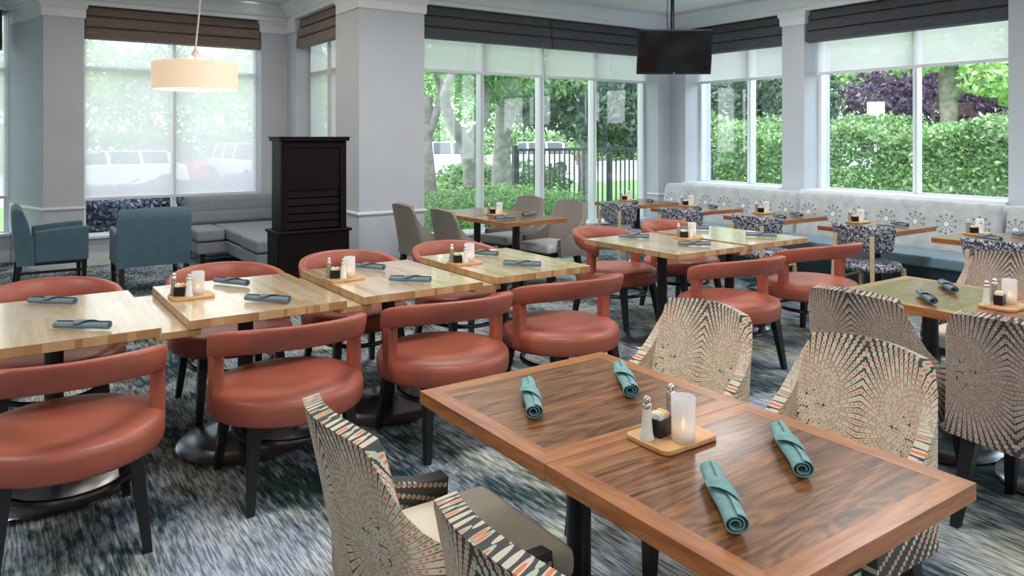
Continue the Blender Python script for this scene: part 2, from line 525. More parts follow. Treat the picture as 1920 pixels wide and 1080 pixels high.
def build(name, mb, mat, parent=None, bevel=0.0, seg=2, sub=0, ang=38, label=None, mats=None):
    bm = mb.bm
    bmesh.ops.recalc_face_normals(bm, faces=bm.faces)
    lim = math.radians(ang)
    for f in bm.faces:
        f.smooth = True
    for e in bm.edges:
        if len(e.link_faces) == 2 and e.calc_face_angle(0) > lim and not sub:
            e.smooth = False
    me = bpy.data.meshes.new(name)
    bm.to_mesh(me)
    bm.free()
    me.materials.append(MAT[mat] if isinstance(mat, str) else mat)
    o = link(name, me, parent)
    if bevel:
        b = o.modifiers.new('soft_edges', 'BEVEL')
        b.width = bevel
        b.segments = seg
        b.limit_method = 'ANGLE'
        b.angle_limit = math.radians(40)
        if seg > 1:
            for e in me.edges:
                e.use_edge_sharp = False
            w = o.modifiers.new('shade', 'WEIGHTED_NORMAL')
            w.keep_sharp = False
    if sub:
        q = o.modifiers.new('smooth', 'SUBSURF')
        q.levels = q.render_levels = sub
    if label:
        o['label'] = label
    return o


def thing(name, label, cat, loc=(0, 0, 0), rz=0.0, group=None):
    o = bpy.data.objects.new(name, None)
    C.objects.link(o)
    o.location = loc
    o.rotation_euler = (0, 0, rz)
    tag(o, label, cat, group)
    return o


def tag(o, label, cat, group=None, kind=None):
    o['label'] = label
    o['category'] = cat
    if group:
        o['group'] = group
    if kind:
        o['kind'] = kind
    return o


def struct(o):
    o['kind'] = 'structure'
    return o


USED = {}


def place(proto_fn, key, loc, rz, label, group=None):
    """first use builds the thing, later uses copy it with its parts and sub-parts"""
    if key not in USED:
        r = proto_fn()
        USED[key] = r
    else:
        src = USED[key]
        r = src.copy()
        C.objects.link(r)
        for ch in src.children:
            c = ch.copy()
            C.objects.link(c)
            c.parent = r
            for g in ch.children:
                d = g.copy()
                C.objects.link(d)
                d.parent = c
    r.location = loc
    r.rotation_euler = (0, 0, rz)
    r['label'] = label
    if group:
        r['group'] = group
    return r


# ------------------------------------------------------------------ the room shell
ZC = 3.36      # ceiling
HB = 3.13      # underside of the crown
plan = [(-5, -5), (8.9, -5), (8.9, 8.34), (4.0, 8.34), (3.72, 8.34), (3.72, 10.72), (0.6, 10.72), (0.45, 11.6), (-5, 11.6)]
b = MB(); b.prism(plan, -0.28, 0.0); struct(build('floor', b, 'carpet'))
b = MB(); b.prism(plan, ZC, ZC + 0.2); struct(build('ceiling', b, 'ceil'))
b = MB()
b.box(4.05, 8.9, 8.08, 8.34, 0, 0.33); b.box(4.05, 8.9, 7.92, 8.34, HB, ZC + 0.01); b.box(8.10, 8.9, 7.9, 8.34, 0.33, HB)
struct(build('wall_back', b, 'wall'))
b = MB()
b.box(8.35, 8.9, -5, 8.34, 0, 0.88); b.box(8.35, 8.9, -5, 8.34, HB, ZC + 0.01)
b.box(8.35, 8.9, 7.6, 7.92, 0.88, HB); b.box(8.35, 8.9, 5.65, 5.97, 0.88, HB); b.box(8.35, 8.9, 3.04, 3.36, 0.88, HB)
b.box(8.35, 8.9, 0.3, 0.62, 0.88, HB); b.box(8.35, 8.9, -5, -2.0, 0.88, HB)
struct(build('wall_right', b, 'wall'))
b = MB()
b.box(0.9, 3.4, 10.42, 10.72, 0, 0.33); b.box(0.5, 3.72, 10.27, 10.72, HB, ZC + 0.01); b.box(3.02, 3.72, 10.28, 10.72, 0, HB); b.box(0.52, 0.93, 10.25, 10.72, 0, HB)
struct(build('wall_alcove', b, 'wall'))
b = MB()
b.box(3.42, 3.72, 8.34, 10.3, 0, 0.33); b.box(3.37, 3.72, 8.3, 10.4, HB, ZC + 0.01); b.box(3.37, 3.72, 9.9, 10.4, 0, HB)
struct(build('wall_alcove_side', b, 'wall'))
b = MB(); b.box(3.31, 4.11, 7.69, 8.36, 0, ZC + 0.01); struct(build('wall_column', b, 'wall'))
b = MB()
b.prism([(0.52, 10.3), (0.6, 10.72), (0.45, 11.55), (0.2, 11.4)], 0, ZC + 0.01)
b.box(-5, 0.3, 11.3, 11.6, 0, 0.33); b.box(-5, 0.3, 11.25, 11.6, HB, ZC + 0.01); b.box(-5, -2.6, 11.3, 11.6, 0.33, HB)
struct(build('wall_left_bay', b, 'wall'))
b = MB(); b.box(-5.2, -5, -5, 11.6, 0, ZC + 0.01); struct(build('wall_left', b, 'wall'))
b = MB(); b.box(-5.2, 8.9, -5.2, -5, 0, ZC + 0.01); struct(build('wall_front', b, 'wall'))


def sweep2d(b, path, prof, side=1):
    """mitred moulding: path in plan, room on its right-hand side; prof = (out, z)"""
    P = [Vector(p) for p in path]
    m = len(P)
    rings = []
    for i in range(m):
        d0 = (P[i] - P[i - 1]).normalized() if i else (P[1] - P[0]).normalized()
        d1 = (P[i + 1] - P[i]).normalized() if i < m - 1 else d0
        n0 = Vector((d0.y, -d0.x))
        n1 = Vector((d1.y, -d1.x))
        nn = n0 + n1
        nn = nn / max(0.2, nn.dot(n0)) if nn.length > 1e-6 else n0
        rings.append([Vector((P[i].x + nn.x * o, P[i].y + nn.y * o, z)) for o, z in prof])
    b.loft(rings)


crown_prof = [(-0.02, HB - 0.005), (0.03, HB - 0.005), (0.03, HB + 0.04), (0.06, HB + 0.06), (0.09, HB + 0.12), (0.15, HB + 0.17), (0.17, HB + 0.18), (0.17, ZC + 0.01), (-0.02, ZC + 0.01)]
main = [(-5, 11.25), (0.2, 11.25), (0.5, 10.25), (3.37, 10.25), (3.33, 7.69), (4.11, 7.69), (4.11, 7.9), (8.35, 7.9), (8.35, -5)]
b = MB(); sweep2d(b, main, crown_prof); struct(build('trim_crown', b, 'trim', ang=25))
cap_prof = [(-0.01, 2.965), (0.018, 2.965), (0.022, 2.99), (0.022, 3.06), (0.04, 3.09), (0.045, 3.13), (-0.01, 3.13)]
base_prof = [(-0.01, 0), (0.02, 0), (0.02, 0.13), (0.008, 0.16), (-0.01, 0.16)]
rail_prof = [(-0.01, 0.695), (0.012, 0.695), (0.025, 0.71), (0.025, 0.725), (0.012, 0.735), (-0.01, 0.735)]
posts = [
    [(0.24, 11.3), (0.52, 10.3)], [(0.52, 10.4), (0.52, 10.25), (0.93, 10.25), (0.93, 10.4)],
    [(3.02, 10.4), (3.02, 10.28), (3.37, 10.28), (3.37, 9.9), (3.45, 9.9)],
    [(3.31, 8.3), (3.31, 7.69), (4.11, 7.69), (4.11, 8.0)],
    [(8.10, 8.1), (8.10, 7.9), (8.35, 7.9), (8.35, 7.6), (8.5, 7.6)],
    [(8.5, 5.97), (8.35, 5.97), (8.35, 5.65), (8.5, 5.65)], [(8.5, 3.36), (8.35, 3.36), (8.35, 3.04), (8.5, 3.04)]]
for i, p in enumerate(posts):
    b = MB()
    sweep2d(b, p, cap_prof)
    sweep2d(b, p, rail_prof)
    sweep2d(b, p, base_prof)
    struct(build('trim_%d' % (i + 1), b, 'trim', ang=25))
b = MB(); b.box(0.93, 3.02, 10.39, 10.42, 0, 0.15); b.box(0.93, 3.02, 10.36, 10.56, 0.33, 0.36); struct(build('baseboard_alcove', b, 'trim'))
b = MB(); b.box(3.39, 3.42, 8.34, 9.9, 0, 0.15); b.box(3.37, 3.6, 8.34, 9.9, 0.33, 0.36); struct(build('baseboard_alcove_side', b, 'trim'))
b = MB(); b.box(4.11, 8.1, 8.05, 8.08, 0, 0.15); b.box(4.11, 8.1, 8.03, 8.28, 0.33, 0.36); struct(build('baseboard_back', b, 'trim'))
b = MB(); b.box(-2.6, 0.22, 11.27, 11.3, 0, 0.15); b.box(-2.6, 0.22, 11.24, 11.5, 0.33, 0.36); struct(build('baseboard_left_bay', b, 'trim'))
b = MB(); b.box(8.28, 8.75, 5.97, 7.6, 0.88, 0.91); b.box(8.28, 8.75, 3.36, 5.65, 0.88, 0.91); b.box(8.28, 8.75, 0.62, 3.04, 0.88, 0.91); b.box(8.28, 8.75, -2, 0.3, 0.88, 0.91)
struct(build('trim_sill', b, 'trim'))


def window(idx, axis, c, a0, a1, z0, z1, mull, trans=(), fw=0.045, dp=0.09, thick=()):
    """axis 'x': the pane spans x at y=c; axis 'y': spans y at x=c"""
    b = MB()

    def bar(u0, u1, w0, w1, d=dp):
        if axis == 'x':
            b.box(u0, u1, c - d / 2, c + d / 2, w0, w1)
        else:
            b.box(c - d / 2, c + d / 2, u0, u1, w0, w1)
    bar(a0, a1, z0, z0 + fw); bar(a0, a1, z1 - fw, z1)
    bar(a0, a0 + fw, z0 + fw, z1 - fw); bar(a1 - fw, a1, z0 + fw, z1 - fw)
    for m in mull:
        w = 0.075 if m in thick else 0.05
        bar(m - w / 2, m + w / 2, z0 + fw, z1 - fw, dp * 1.2)
        bar(m - w / 8, m + w / 8, z0 + fw, z1 - fw, dp * 1.9)
    es = [a0 + fw] + [q for m in mull for q in (m - 0.025, m + 0.025)] + [a1 - fw]
    for z in trans:
        for k in range(0, len(es), 2):
            bar(es[k], es[k + 1], z - 0.025, z + 0.025)
    o = struct(build('window_%d' % idx, b, 'frame'))
    g = MB()
    for k in range(0, len(es), 2):
        if axis == 'x':
            g.box(es[k] + 0.001, es[k + 1] - 0.001, c + 0.014, c + 0.020, z0 + fw, z1 - fw)
        else:
            g.box(c + 0.014, c + 0.020, es[k] + 0.001, es[k + 1] - 0.001, z0 + fw, z1 - fw)
    build('glass', g, 'glass', o)
    return o


window(1, 'x', 8.22, 4.11, 8.10, 0.33, HB, (5.20, 6.16, 7.10), thick=(6.16,))
window(2, 'y', 8.69, 5.97, 7.6, 0.88, HB, (6.70,))
window(3, 'y', 8.69, 3.36, 5.65, 0.88, HB, (4.43,))
window(4, 'y', 8.69, 0.62, 3.04, 0.88, HB, (1.83,))
window(5, 'y', 8.69, -2.0, 0.3, 0.88, HB, (-0.85,))
window(6, 'x', 10.55, 0.93, 3.02, 0.33, HB, (1.97,), (2.40,))
window(7, 'y', 3.60, 8.36, 9.9, 0.33, HB, (9.15,), (2.40,))
window(8, 'x', 11.45, -2.6, 0.2, 0.33, HB, (-1.2,), (2.40,))


def roman(label, axis, c, a0, a1, mat, zb=2.73, d=-1, seam=None):
    """folded roman shade hanging in front of the glass; d = direction of the room"""
    t = thing('roman_shade', label, 'window shade', group='roman shades at the window heads')
    hts = (HB - 0.001, zb + 0.275, zb + 0.14, zb)
    prof = []
    for k in range(3):
        o0 = 0.03 + 0.02 * k
        prof += [(o0 - 0.018, hts[k]), (o0 + 0.012, hts[k] - 0.02), (o0 + 0.022, hts[k + 1] + 0.03), (o0 + 0.020, hts[k + 1] + 0.012), (o0 - 0.014, hts[k + 1] + 0.006)]
    prof += [(0.0, zb), (0.0, HB - 0.001)]
    rings = []
    for a, ins in ((a0, 0.0), (a0 + 0.02, 0.012), (a1 - 0.02, 0.012), (a1, 0.0)):
        rr = []
        for o_, z in prof:
            q = c + d * (o_ + ins)
            rr.append(Vector((a, q, z)) if axis == 'x' else Vector((q, a, z)))
        rings.append(rr)
    b = MB(); b.loft(rings); build('folded_fabric', b, mat, t, ang=30)
    b = MB()
    q0, q1 = sorted((c - d * 0.02, c + d * 0.0))
    if axis == 'x':
        b.box(a0, a1, q0, q1, HB - 0.05, HB - 0.001)
    else:
        b.box(q0, q1, a0, a1, HB - 0.05, HB - 0.001)
    build('headrail', b, mat, t)
    return t


def roller(label, axis, c, a0, a1, zh):
    t = thing('roller_shade', label, 'roller shade', group='white sheer roller shades')
    b = MB()
    if axis == 'x':
        b.box(a0, a1, c - 0.001, c + 0.001, zh, HB - 0.06)
    else:
        b.box(c - 0.001, c + 0.001, a0, a1, zh, HB - 0.06)
    build('sheer_fabric', b, 'roller', t)
    b = MB()
    if axis == 'x':
        b.box(a0, a1, c - 0.012, c + 0.012, zh - 0.035, zh)
    else:
        b.box(c - 0.012, c + 0.012, a0, a1, zh - 0.035, zh)
    build('hem_bar', b, 'trim', t)
    b = MB()
    p0, p1 = ((a0, c, HB - 0.035), (a1, c, HB - 0.035)) if axis == 'x' else ((c, a0, HB - 0.035), (c, a1, HB - 0.035))
    b.tube([p0, p1], 0.022, 10); build('tube', b, 'trim', t)


roman('charcoal folded shade over the left half of the wide window', 'x', 8.0, 4.12, 6.13, 'shade_grey')
roman('charcoal folded shade from mid wide window to the television', 'x', 8.0, 6.14, 8.09, 'shade_grey')
roman('charcoal folded shade right of the television over narrow window', 'y', 8.46, 5.98, 7.59, 'shade_grey')
roman('charcoal folded shade at top right over the hedge window', 'y', 8.46, 3.37, 5.64, 'shade_grey')
roman('brown folded shade above the pendant lamp window', 'x', 10.36, 0.945, 3.01, 'shade_brown')
roman('short brown folded shade above the dark cabinet', 'y', 3.46, 8.37, 9.89, 'shade_brown')
roman('dark folded shade cut by the left photo edge', 'x', 11.32, -2.5, 0.14, 'shade_grey', 2.63)
roller('white roller blind lowered a little over left half of the wide window', 'x', 8.13, 4.14, 6.14, 2.39)
roller('white roller blind between middle mullion and television corner', 'x', 8.13, 6.18, 8.08, 2.39)
roller('white roller blind lowered a little in window right of television', 'y', 8.6, 5.99, 7.58, 2.37)
roller('white roller blind lowered a little above the hedge view', 'y', 8.6, 3.38, 5.63, 2.37)
roller('white sheer blind drawn down almost to the sill behind pendant lamp', 'x', 10.46, 0.95, 3.0, 0.82)
roller('white sheer blind drawn down behind the tall dark cabinet', 'y', 3.55, 8.38, 9.88, 0.82)
roller('white sheer blind drawn down at the left photo edge', 'x', 11.38, -2.5, 0.19, 0.82)

# ceiling fittings
t = thing('downlight', 'round recessed white ceiling light near the brown shade', 'ceiling light', (2.83, 9.95, ZC))
b = MB(); b.lathe([(0.085, 0), (0.1, 0), (0.1, -0.012), (0.075, -0.012), (0.07, -0.004)], n=28); build('rim', b, 'trim', t)
b = MB(); b.lathe([(0.068, 0.0), (0.068, -0.006)], n=28); build('lens', b, 'downlight', t)
t = thing('ceiling_vent', 'small grey round ceiling speaker grille near wide window', 'ceiling grille', (5.9, 7.4, ZC))
b = MB(); b.lathe([(0.1, 0), (0.1, -0.015), (0.085, -0.018)], n=28); build('rim', b, 'trim', t)
b = MB(); b.lathe([(0.08, 0), (0.08, -0.019)], n=28); build('grille', b, 'patio', t)

# ------------------------------------------------------------------ pendant drum lamp
t = thing('pendant_lamp', 'lit cream fabric drum pendant hanging before the alcove window', 'pendant lamp', (1.57, 7.39, 0))
Rr = 0.37
b = MB()
b.lathe([(Rr, 2.235), (Rr, 1.99), (Rr - 0.008, 1.99), (Rr - 0.008, 2.235)], n=64)
build('drum_shade', b, 'lampshade', t)
b = MB(); b.lathe([(Rr - 0.012, 2.0), (Rr - 0.012, 1.994)], n=64); build('diffuser', b, 'diffuser', t)
b = MB(); b.tube([(0, 0, 2.2), (0.0, 0, 2.36), (0.005, 0, 2.42), (0.03, -0.012, 2.7), (0.045, -0.018, 2.95), (0.045, -0.018, ZC)], 0.008, 8); build('cord', b, 'trim', t)
b = MB(); b.lathe([(0.028, 2.3), (0.032, 2.33), (0.012, 2.37)], n=20); b.tube([(-Rr + 0.01, 0, 2.22), (0, 0, 2.32), (Rr - 0.01, 0, 2.22)], 0.004, 6); build('socket_cap', b, 'trim', t)
b = MB(); b.lathe([(0.06, ZC), (0.06, ZC - 0.02), (0.03, ZC - 0.03)], (0.045, -0.018, 0), n=24); build('canopy', b, 'trim', t)

# ------------------------------------------------------------------ television on a ceiling pole
t = thing('television', 'black flat television hung from a ceiling pole in the window corner', 'television', (7.17, 6.71, 2.64), math.radians(-34.75))
tilt = Matrix.Rotation(math.radians(14), 4, 'X')
b = MB(); b.box(-0.475, 0.475, -0.03, 0.025, -0.285, 0.285, tilt); build('bezel', b, 'black_plastic', t, 0.012)
b = MB(); b.box(-0.445, 0.445, -0.034, -0.028, -0.245, 0.258, tilt); build('screen', b, 'screen', t)
b = MB(); b.box(-0.3, 0.3, 0.025, 0.07, -0.2, 0.2, tilt); build('rear_housing', b, 'black_plastic', t, 0.01)
b = MB(); b.lathe([(0.011, -0.003), (0.011, 0.003)], (0, 0, 0), 14)
for v in b.bm.verts:
    v.co = tilt @ (Matrix.Translation((0, -0.033, -0.267)) @ (Matrix.Rotation(PI / 2, 4, 'X') @ v.co))
build('badge', b, 'led', t)
b = MB(); b.tube([(0, 0.12, 0.0), (0, 0.12, ZC - 2.64)], 0.024, 12); b.box(-0.06, 0.06, 0.05, 0.14, -0.08, 0.06); build('pole', b, 'black_metal', t)
b = MB(); b.lathe([(0.07, ZC - 2.641), (0.07, ZC - 2.66)], (0, 0.12, 0), 20); build('ceiling_plate', b, 'black_metal', t)
b = MB(); b.tube([(-0.06, 0.12, 0.28), (-0.07, 0.13, 0.5), (-0.06, 0.12, ZC - 2.64)], 0.005, 6); build('cable', b, 'black_metal', t)

# ------------------------------------------------------------------ tall dark cabinet
t = thing('hutch_cabinet', 'tall espresso wood cabinet with louvred panel before the column', 'cabinet', (2.08, 6.54, 0))
b = MB(); b.box(0, 0.64, 0, 0.36, 0.06, 0.70); build('lower_body', b, 'espresso', t, 0.004)
b = MB(); b.box(0.03, 0.61, 0.03, 0.34, 0.0, 0.06); build('plinth', b, 'espresso', t)
b = MB(); b.box(-0.02, 0.66, -0.02, 0.37, 0.70, 0.725); build('ledge', b, 'espresso', t, 0.006)
b = MB(); b.box(0.02, 0.045, 0.03, 0.29, 0.725, 1.52); b.box(0.60, 0.625, 0.03, 0.29, 0.725, 1.52); b.box(0.045, 0.60, 0.26, 0.29, 0.725, 1.52)
b.box(0.045, 0.60, 0.05, 0.26, 1.48, 1.52)
build('upper_body', b, 'espresso', t, 0.003)
b = MB(); b.box(0.045, 0.60, 0.04, 0.06, 1.08, 1.48)
b.box(0.045, 0.08, 0.028, 0.04, 0.725, 1.5); b.box(0.565, 0.60, 0.028, 0.04, 0.725, 1.5); b.box(0.08, 0.565, 0.028, 0.04, 1.46, 1.5)
build('upper_panel', b, 'espresso', t, 0.002)
b = MB()
for k in range(5):
    z = 0.735 + k * 0.07
    b.box(0.08, 0.565, -0.004, 0.008, 0, 0.062, Matrix.Translation((0, 0.05, z)) @ Matrix.Rotation(math.radians(-5), 4, 'X'))
build('louvre', b, 'espresso', t, 0.002)
b = MB(); b.box(0.0, 0.645, 0.005, 0.31, 1.52, 1.55); b.box(-0.008, 0.653, -0.003, 0.318, 1.5501, 1.558); build('cornice', b, 'espresso', t, 0.004)
b = MB(); b.box(-0.006, 0, 0.03, 0.33, 0.1, 0.66); build('side_panel', b, 'espresso', t, 0.002)

# ------------------------------------------------------------------ grey corner sofa
t = thing('corner_sofa', 'grey tufted L shaped sofa in the window alcove corner', 'sofa', (0, 0, 0))
b = MB(); b.box(2.02, 3.34, 9.38, 10.22, 0.17, 0.31); build('base', b, 'sofa', t, 0.015)
b = MB(); b.box(2.33, 3.34, 8.1, 9.37, 0.17, 0.31); build('base', b, 'sofa', t, 0.015)
b = MB(); b.box(2.0, 2.33, 9.36, 10.0, 0.32, 0.46); build('seat_cushion', b, 'sofa', t, 0.03, 4)
b = MB(); b.box(2.34, 3.34, 8.72, 10.0, 0.32, 0.46); build('seat_cushion', b, 'sofa', t, 0.03, 4)
b = MB(); b.box(2.32, 3.34, 8.08, 8.71, 0.32, 0.46); build('seat_cushion', b, 'sofa', t, 0.03, 4)


def tufted(b, x0, x1, z0, z1, y, dirn=1, axis='x'):
    nx, nz = 44, 22
    front, back = [], []
    for j in range(nz + 1):
        rf, rb = [], []
        for i in range(nx + 1):
            u, v = i / nx, j / nz
            a = x0 + (x1 - x0) * u
            z = z0 + (z1 - z0) * v
            pu, pv = (u * 5) % 1, v
            seam = min(abs(((u * 5 + 0.5) % 1) - 0.5) * 2 / 0.14, 1) if v > 0.48 else 1
            seam2 = min(abs(v - 0.48) / 0.035, 1)
            edge = min(min(u, 1 - u) * nx / 3, 1) * min(min(v, 1 - v) * nz / 3, 1)
            dpt = 0.05 * edge ** 0.5 + 0.055 - 0.016 * (1 - seam) - 0.02 * (1 - seam2) + 0.03 * (1 - v)
            p = (a, y - dirn * dpt, z) if axis == 'x' else (y - dirn * dpt, a, z)
            q = (a, y, z) if axis == 'x' else (y, a, z)
            rf.append(b.bm.verts.new(p)); rb.append(b.bm.verts.new(q))
        front.append(rf); back.append(rb)
    for j in range(nz):
        for i in range(nx):
            b.bm.faces.new((front[j][i], front[j][i + 1], front[j + 1][i + 1], front[j + 1][i]))
            b.bm.faces.new((back[j][i + 1], back[j][i], back[j + 1][i], back[j + 1][i + 1]))
    for j in range(nz):
        b.bm.faces.new((back[j][0], front[j][0], front[j + 1][0], back[j + 1][0]))
        b.bm.faces.new((front[j][nx], back[j][nx], back[j + 1][nx], front[j + 1][nx]))
    for i in range(nx):
        b.bm.faces.new((back[0][i], back[0][i + 1], front[0][i + 1], front[0][i]))
        b.bm.faces.new((front[nz][i], front[nz][i + 1], back[nz][i + 1], back[nz][i]))


b = MB(); tufted(b, 2.03, 3.2, 0.44, 0.80, 10.21); build('back_cushion', b, 'sofa', t, ang=60)
b = MB(); tufted(b, 8.12, 9.98, 0.44, 0.80, 3.335, 1, 'y'); build('back_cushion', b, 'sofa', t, ang=60)
for x, y in ((2.08, 9.44), (2.08, 10.15), (2.4, 8.16), (3.28, 8.16), (3.28, 10.15)):
    b = MB(); b.taper((x, y, 0.17), (x, y, 0), 0.06, 0.04); build('leg', b, 'black_wood', t)


# ------------------------------------------------------------------ blue armchairs
def armchair():
    t = thing('armchair', '', 'armchair', group='slate blue armchairs in the alcove')
    w, d = 0.33, 0.62
    b = MB()
    prof = []
    n = 12
    # curved back: side profile lofted across the width
    ys = [(-0.62, 0.28), (-0.645, 0.5), (-0.66, 0.74), (-0.655, 0.82), (-0.62, 0.855), (-0.575, 0.83), (-0.53, 0.72), (-0.49, 0.55), (-0.47, 0.45), (-0.47, 0.28)]
    rings = [[Vector((x, y + 0.3, z - dz)) for y, z in ys] for x, dz in ((-w, 0.02), (-w + 0.03, 0.0), (0, -0.005), (w - 0.03, 0.0), (w, 0.02))]
    b.loft(rings); build('backrest', b, 'blue', t, ang=50)
    for s in (-1, 1):
        b = MB()
        rings = []
        for x in (s * w, s * (w - 0.055)):
            rings.append([Vector((x, y, z)) for y, z in ((-0.17, 0.28), (-0.17, 0.60), (0.1, 0.625), (0.30, 0.635), (0.31, 0.62), (0.31, 0.28))])
        b.loft(rings); build('armrest', b, 'blue', t, 0.018, 3)
    b = MB(); b.box(-w + 0.056, w - 0.056, -0.165, 0.3, 0.28, 0.36); build('seat_base', b, 'blue', t, 0.01)
    b = MB(); b.box(-w + 0.058, w - 0.058, -0.17, 0.31, 0.36, 0.47); build('seat_cushion', b, 'blue', t, 0.035, 4)
    for sx in (-1, 1):
        for y0, y1 in ((-0.29, -0.33), (0.27, 0.27)):
            b = MB(); b.taper((sx * (w - 0.035), y0, 0.285), (sx * (w - 0.035), y1, 0), 0.05, 0.032); build('leg', b, 'black_wood', t)
        b = MB(); b.box(sx * (w - 0.035) - 0.011, sx * (w - 0.035) + 0.011, -0.3, 0.27, 0.17, 0.195); build('stretcher', b, 'black_wood', t)
        b = MB(); b.box(sx * (w - 0.035) - 0.012, sx * (w - 0.035) + 0.012, -0.29, 0.27, 0.255, 0.285); build('rail', b, 'black_wood', t)
    return t


place(armchair, 'arm', (0.55, 9.31, 0), -PI / 2, 'slate blue armchair in profile at far left by the pilaster')
place(armchair, 'arm', (1.355, 8.47, 0), 0.0, 'slate blue armchair seen from behind beside the grey sofa')


# ------------------------------------------------------------------ tables
def pedestal(t, cx, cy, r=0.33, top=0.70, col=0.038):
    b = MB(); b.lathe([(col, 0.045), (col, top - 0.02)], (cx, cy, 0), 24); build('column', b, 'black_metal', t)
    b = MB(); b.lathe([(r - 0.01, 0.0), (r, 0.008), (r - 0.01, 0.018), (r * 0.7, 0.034), (r * 0.35, 0.046), (0.06, 0.06), (col, 0.075)], (cx, cy, 0), 48); build('base', b, 'base_metal', t)
    b = MB(); b.box(cx - 0.15, cx + 0.15, cy - 0.02, cy + 0.02, top - 0.025, top); b.box(cx - 0.02, cx + 0.02, cy - 0.15, cy + 0.15, top - 0.025, top); build('top_bracket', b, 'black_metal', t)


def slab(t, x0, x1, y0, y1, z0, z1, name='tabletop'):
    b = MB(); b.box(x0, x1, y0, y1, z0, z1 - 0.002)
    o = build(name, b, 'maple_edge', t, 0.002, 1)
    b = MB(); b.box(x0, x1, y0, y1, z1 - 0.0019, z1)
    build('block_surface', b, 'maple', o)
    return o


def blond_table(w, d, leafw, leaf_from='left'):
    def f():
        t = thing('dining_table', '', 'table', group='blond butcher block tables')
        slab(t, -w / 2, w / 2, -d / 2, d / 2, 0.71, 0.75)
        if leafw:
            slab(t, -w / 2 - leafw, -w / 2 + 0.05, -d / 2 + 0.02, d / 2 - 0.02, 0.677, 0.708, 'extension_leaf')
        pedestal(t, 0, 0, 0.33, 0.70 if not leafw else 0.676)
        return t
    return f


tabs = [
    (0.24, 3.925, 0.72, 0.95, 0, 'blond wood table cut by the left photo edge'),
    (1.085, 3.965, 0.725, 0.92, 0.14, 'second blond wood table from the left with leaf at its left'),
    (1.90, 3.995, 0.71, 0.93, 0.12, 'third blond wood table from the left in the long row'),
    (2.735, 4.06, 0.71, 0.93, 0.14, 'rightmost blond wood table of the long row'),
    (4.225, 4.08, 0.72, 0.98, 0, 'left blond wood table of the pair right of centre'),
    (5.03, 4.10, 0.72, 0.98, 0.1, 'right blond wood table of the pair, nearest the banquette')]
for i, (x, y, w, d, lf, lab) in enumerate(tabs):
    place(blond_table(w, d, lf), 'blond%d' % i, (x, y, 0), 0.0 if i != 3 else 0.0, lab, 'blond butcher block tables')


def walnut_table(w, d, bw=0.055, base=0.33, grp='walnut dining tables'):
    def f():
        t = thing('dining_table', '', 'table', group=grp)
        hw, hd = w / 2, d / 2
        # long-grain rails along x (front and back), mitred against the y rails
        for s in (-1, 1):
            b = MB(); b.prism([(-hw, s * hd), (hw, s * hd), (hw - bw, s * (hd - bw)), (-hw + bw, s * (hd - bw))], 0.71, 0.75)
            build('edge_banding', b, 'walnut_b', t)
            b = MB(); b.prism([(s * hw, -hd), (s * hw, hd), (s * (hw - bw), hd - bw), (s * (hw - bw), -hd + bw)], 0.71, 0.75)
            build('edge_banding', b, 'walnut_by', t)
        b = MB(); b.box(-hw + bw, hw - bw, -hd + bw, hd - bw, 0.712, 0.7495); build('tabletop', b, 'walnut', t)
        pedestal(t, 0, 0, base, 0.709)
        return t
    return f


FG = 'walnut tables pushed together in the foreground'
place(walnut_table(0.76, 0.65), 'wal', (1.50, 1.80, 0), 0, 'near walnut table, half farther from the camera, at photo centre', 'walnut dining tables')
place(walnut_table(0.76, 0.65), 'wal', (1.50, 1.148, 0), 0, 'nearest walnut table at lower right, under the two large napkins', 'walnut dining tables')
place(walnut_table(0.76, 0.65), 'wal', (3.985, 1.965, 0), 0, 'walnut table by the right photo edge reflecting window light', 'walnut dining tables')
place(walnut_table(0.76, 0.65), 'wal', (3.985, 1.31, 0), 0, 'walnut table half hidden behind rightmost patterned chair', 'walnut dining tables')
place(walnut_table(0.75, 0.7, 0.03, 0.28), 'wals', (4.33, 6.17, 0), 0, 'small dark wood table between grey brown chairs by the window', 'small dark wood tables')
place(walnut_table(0.75, 0.7, 0.03, 0.28), 'wals', (4.33, 6.90, 0), 0, 'dark wood table closest to the wide window glass', 'small dark wood tables')
BQ = [(3.73, 'third from the corner'), (4.80, 'second'), (5.84, ''), (6.80, ''), (2.72, '')]
BQY = [6.80, 5.84, 4.80, 3.73, 2.72]
BQT = ['narrow wooden banquette table closest to the television corner', 'narrow wooden banquette table, second from the window corner',
       'narrow wooden banquette table, third from the window corner', 'narrow wooden banquette table before the fully visible floral chair',
       'narrow wooden banquette table at the right photo edge']
for y, lab in zip(BQY, BQT):
    place(walnut_table(0.80, 0.66, 0.02, 0.28), 'walq', (6.6, y, 0), 0, lab, 'narrow tables along the banquette')


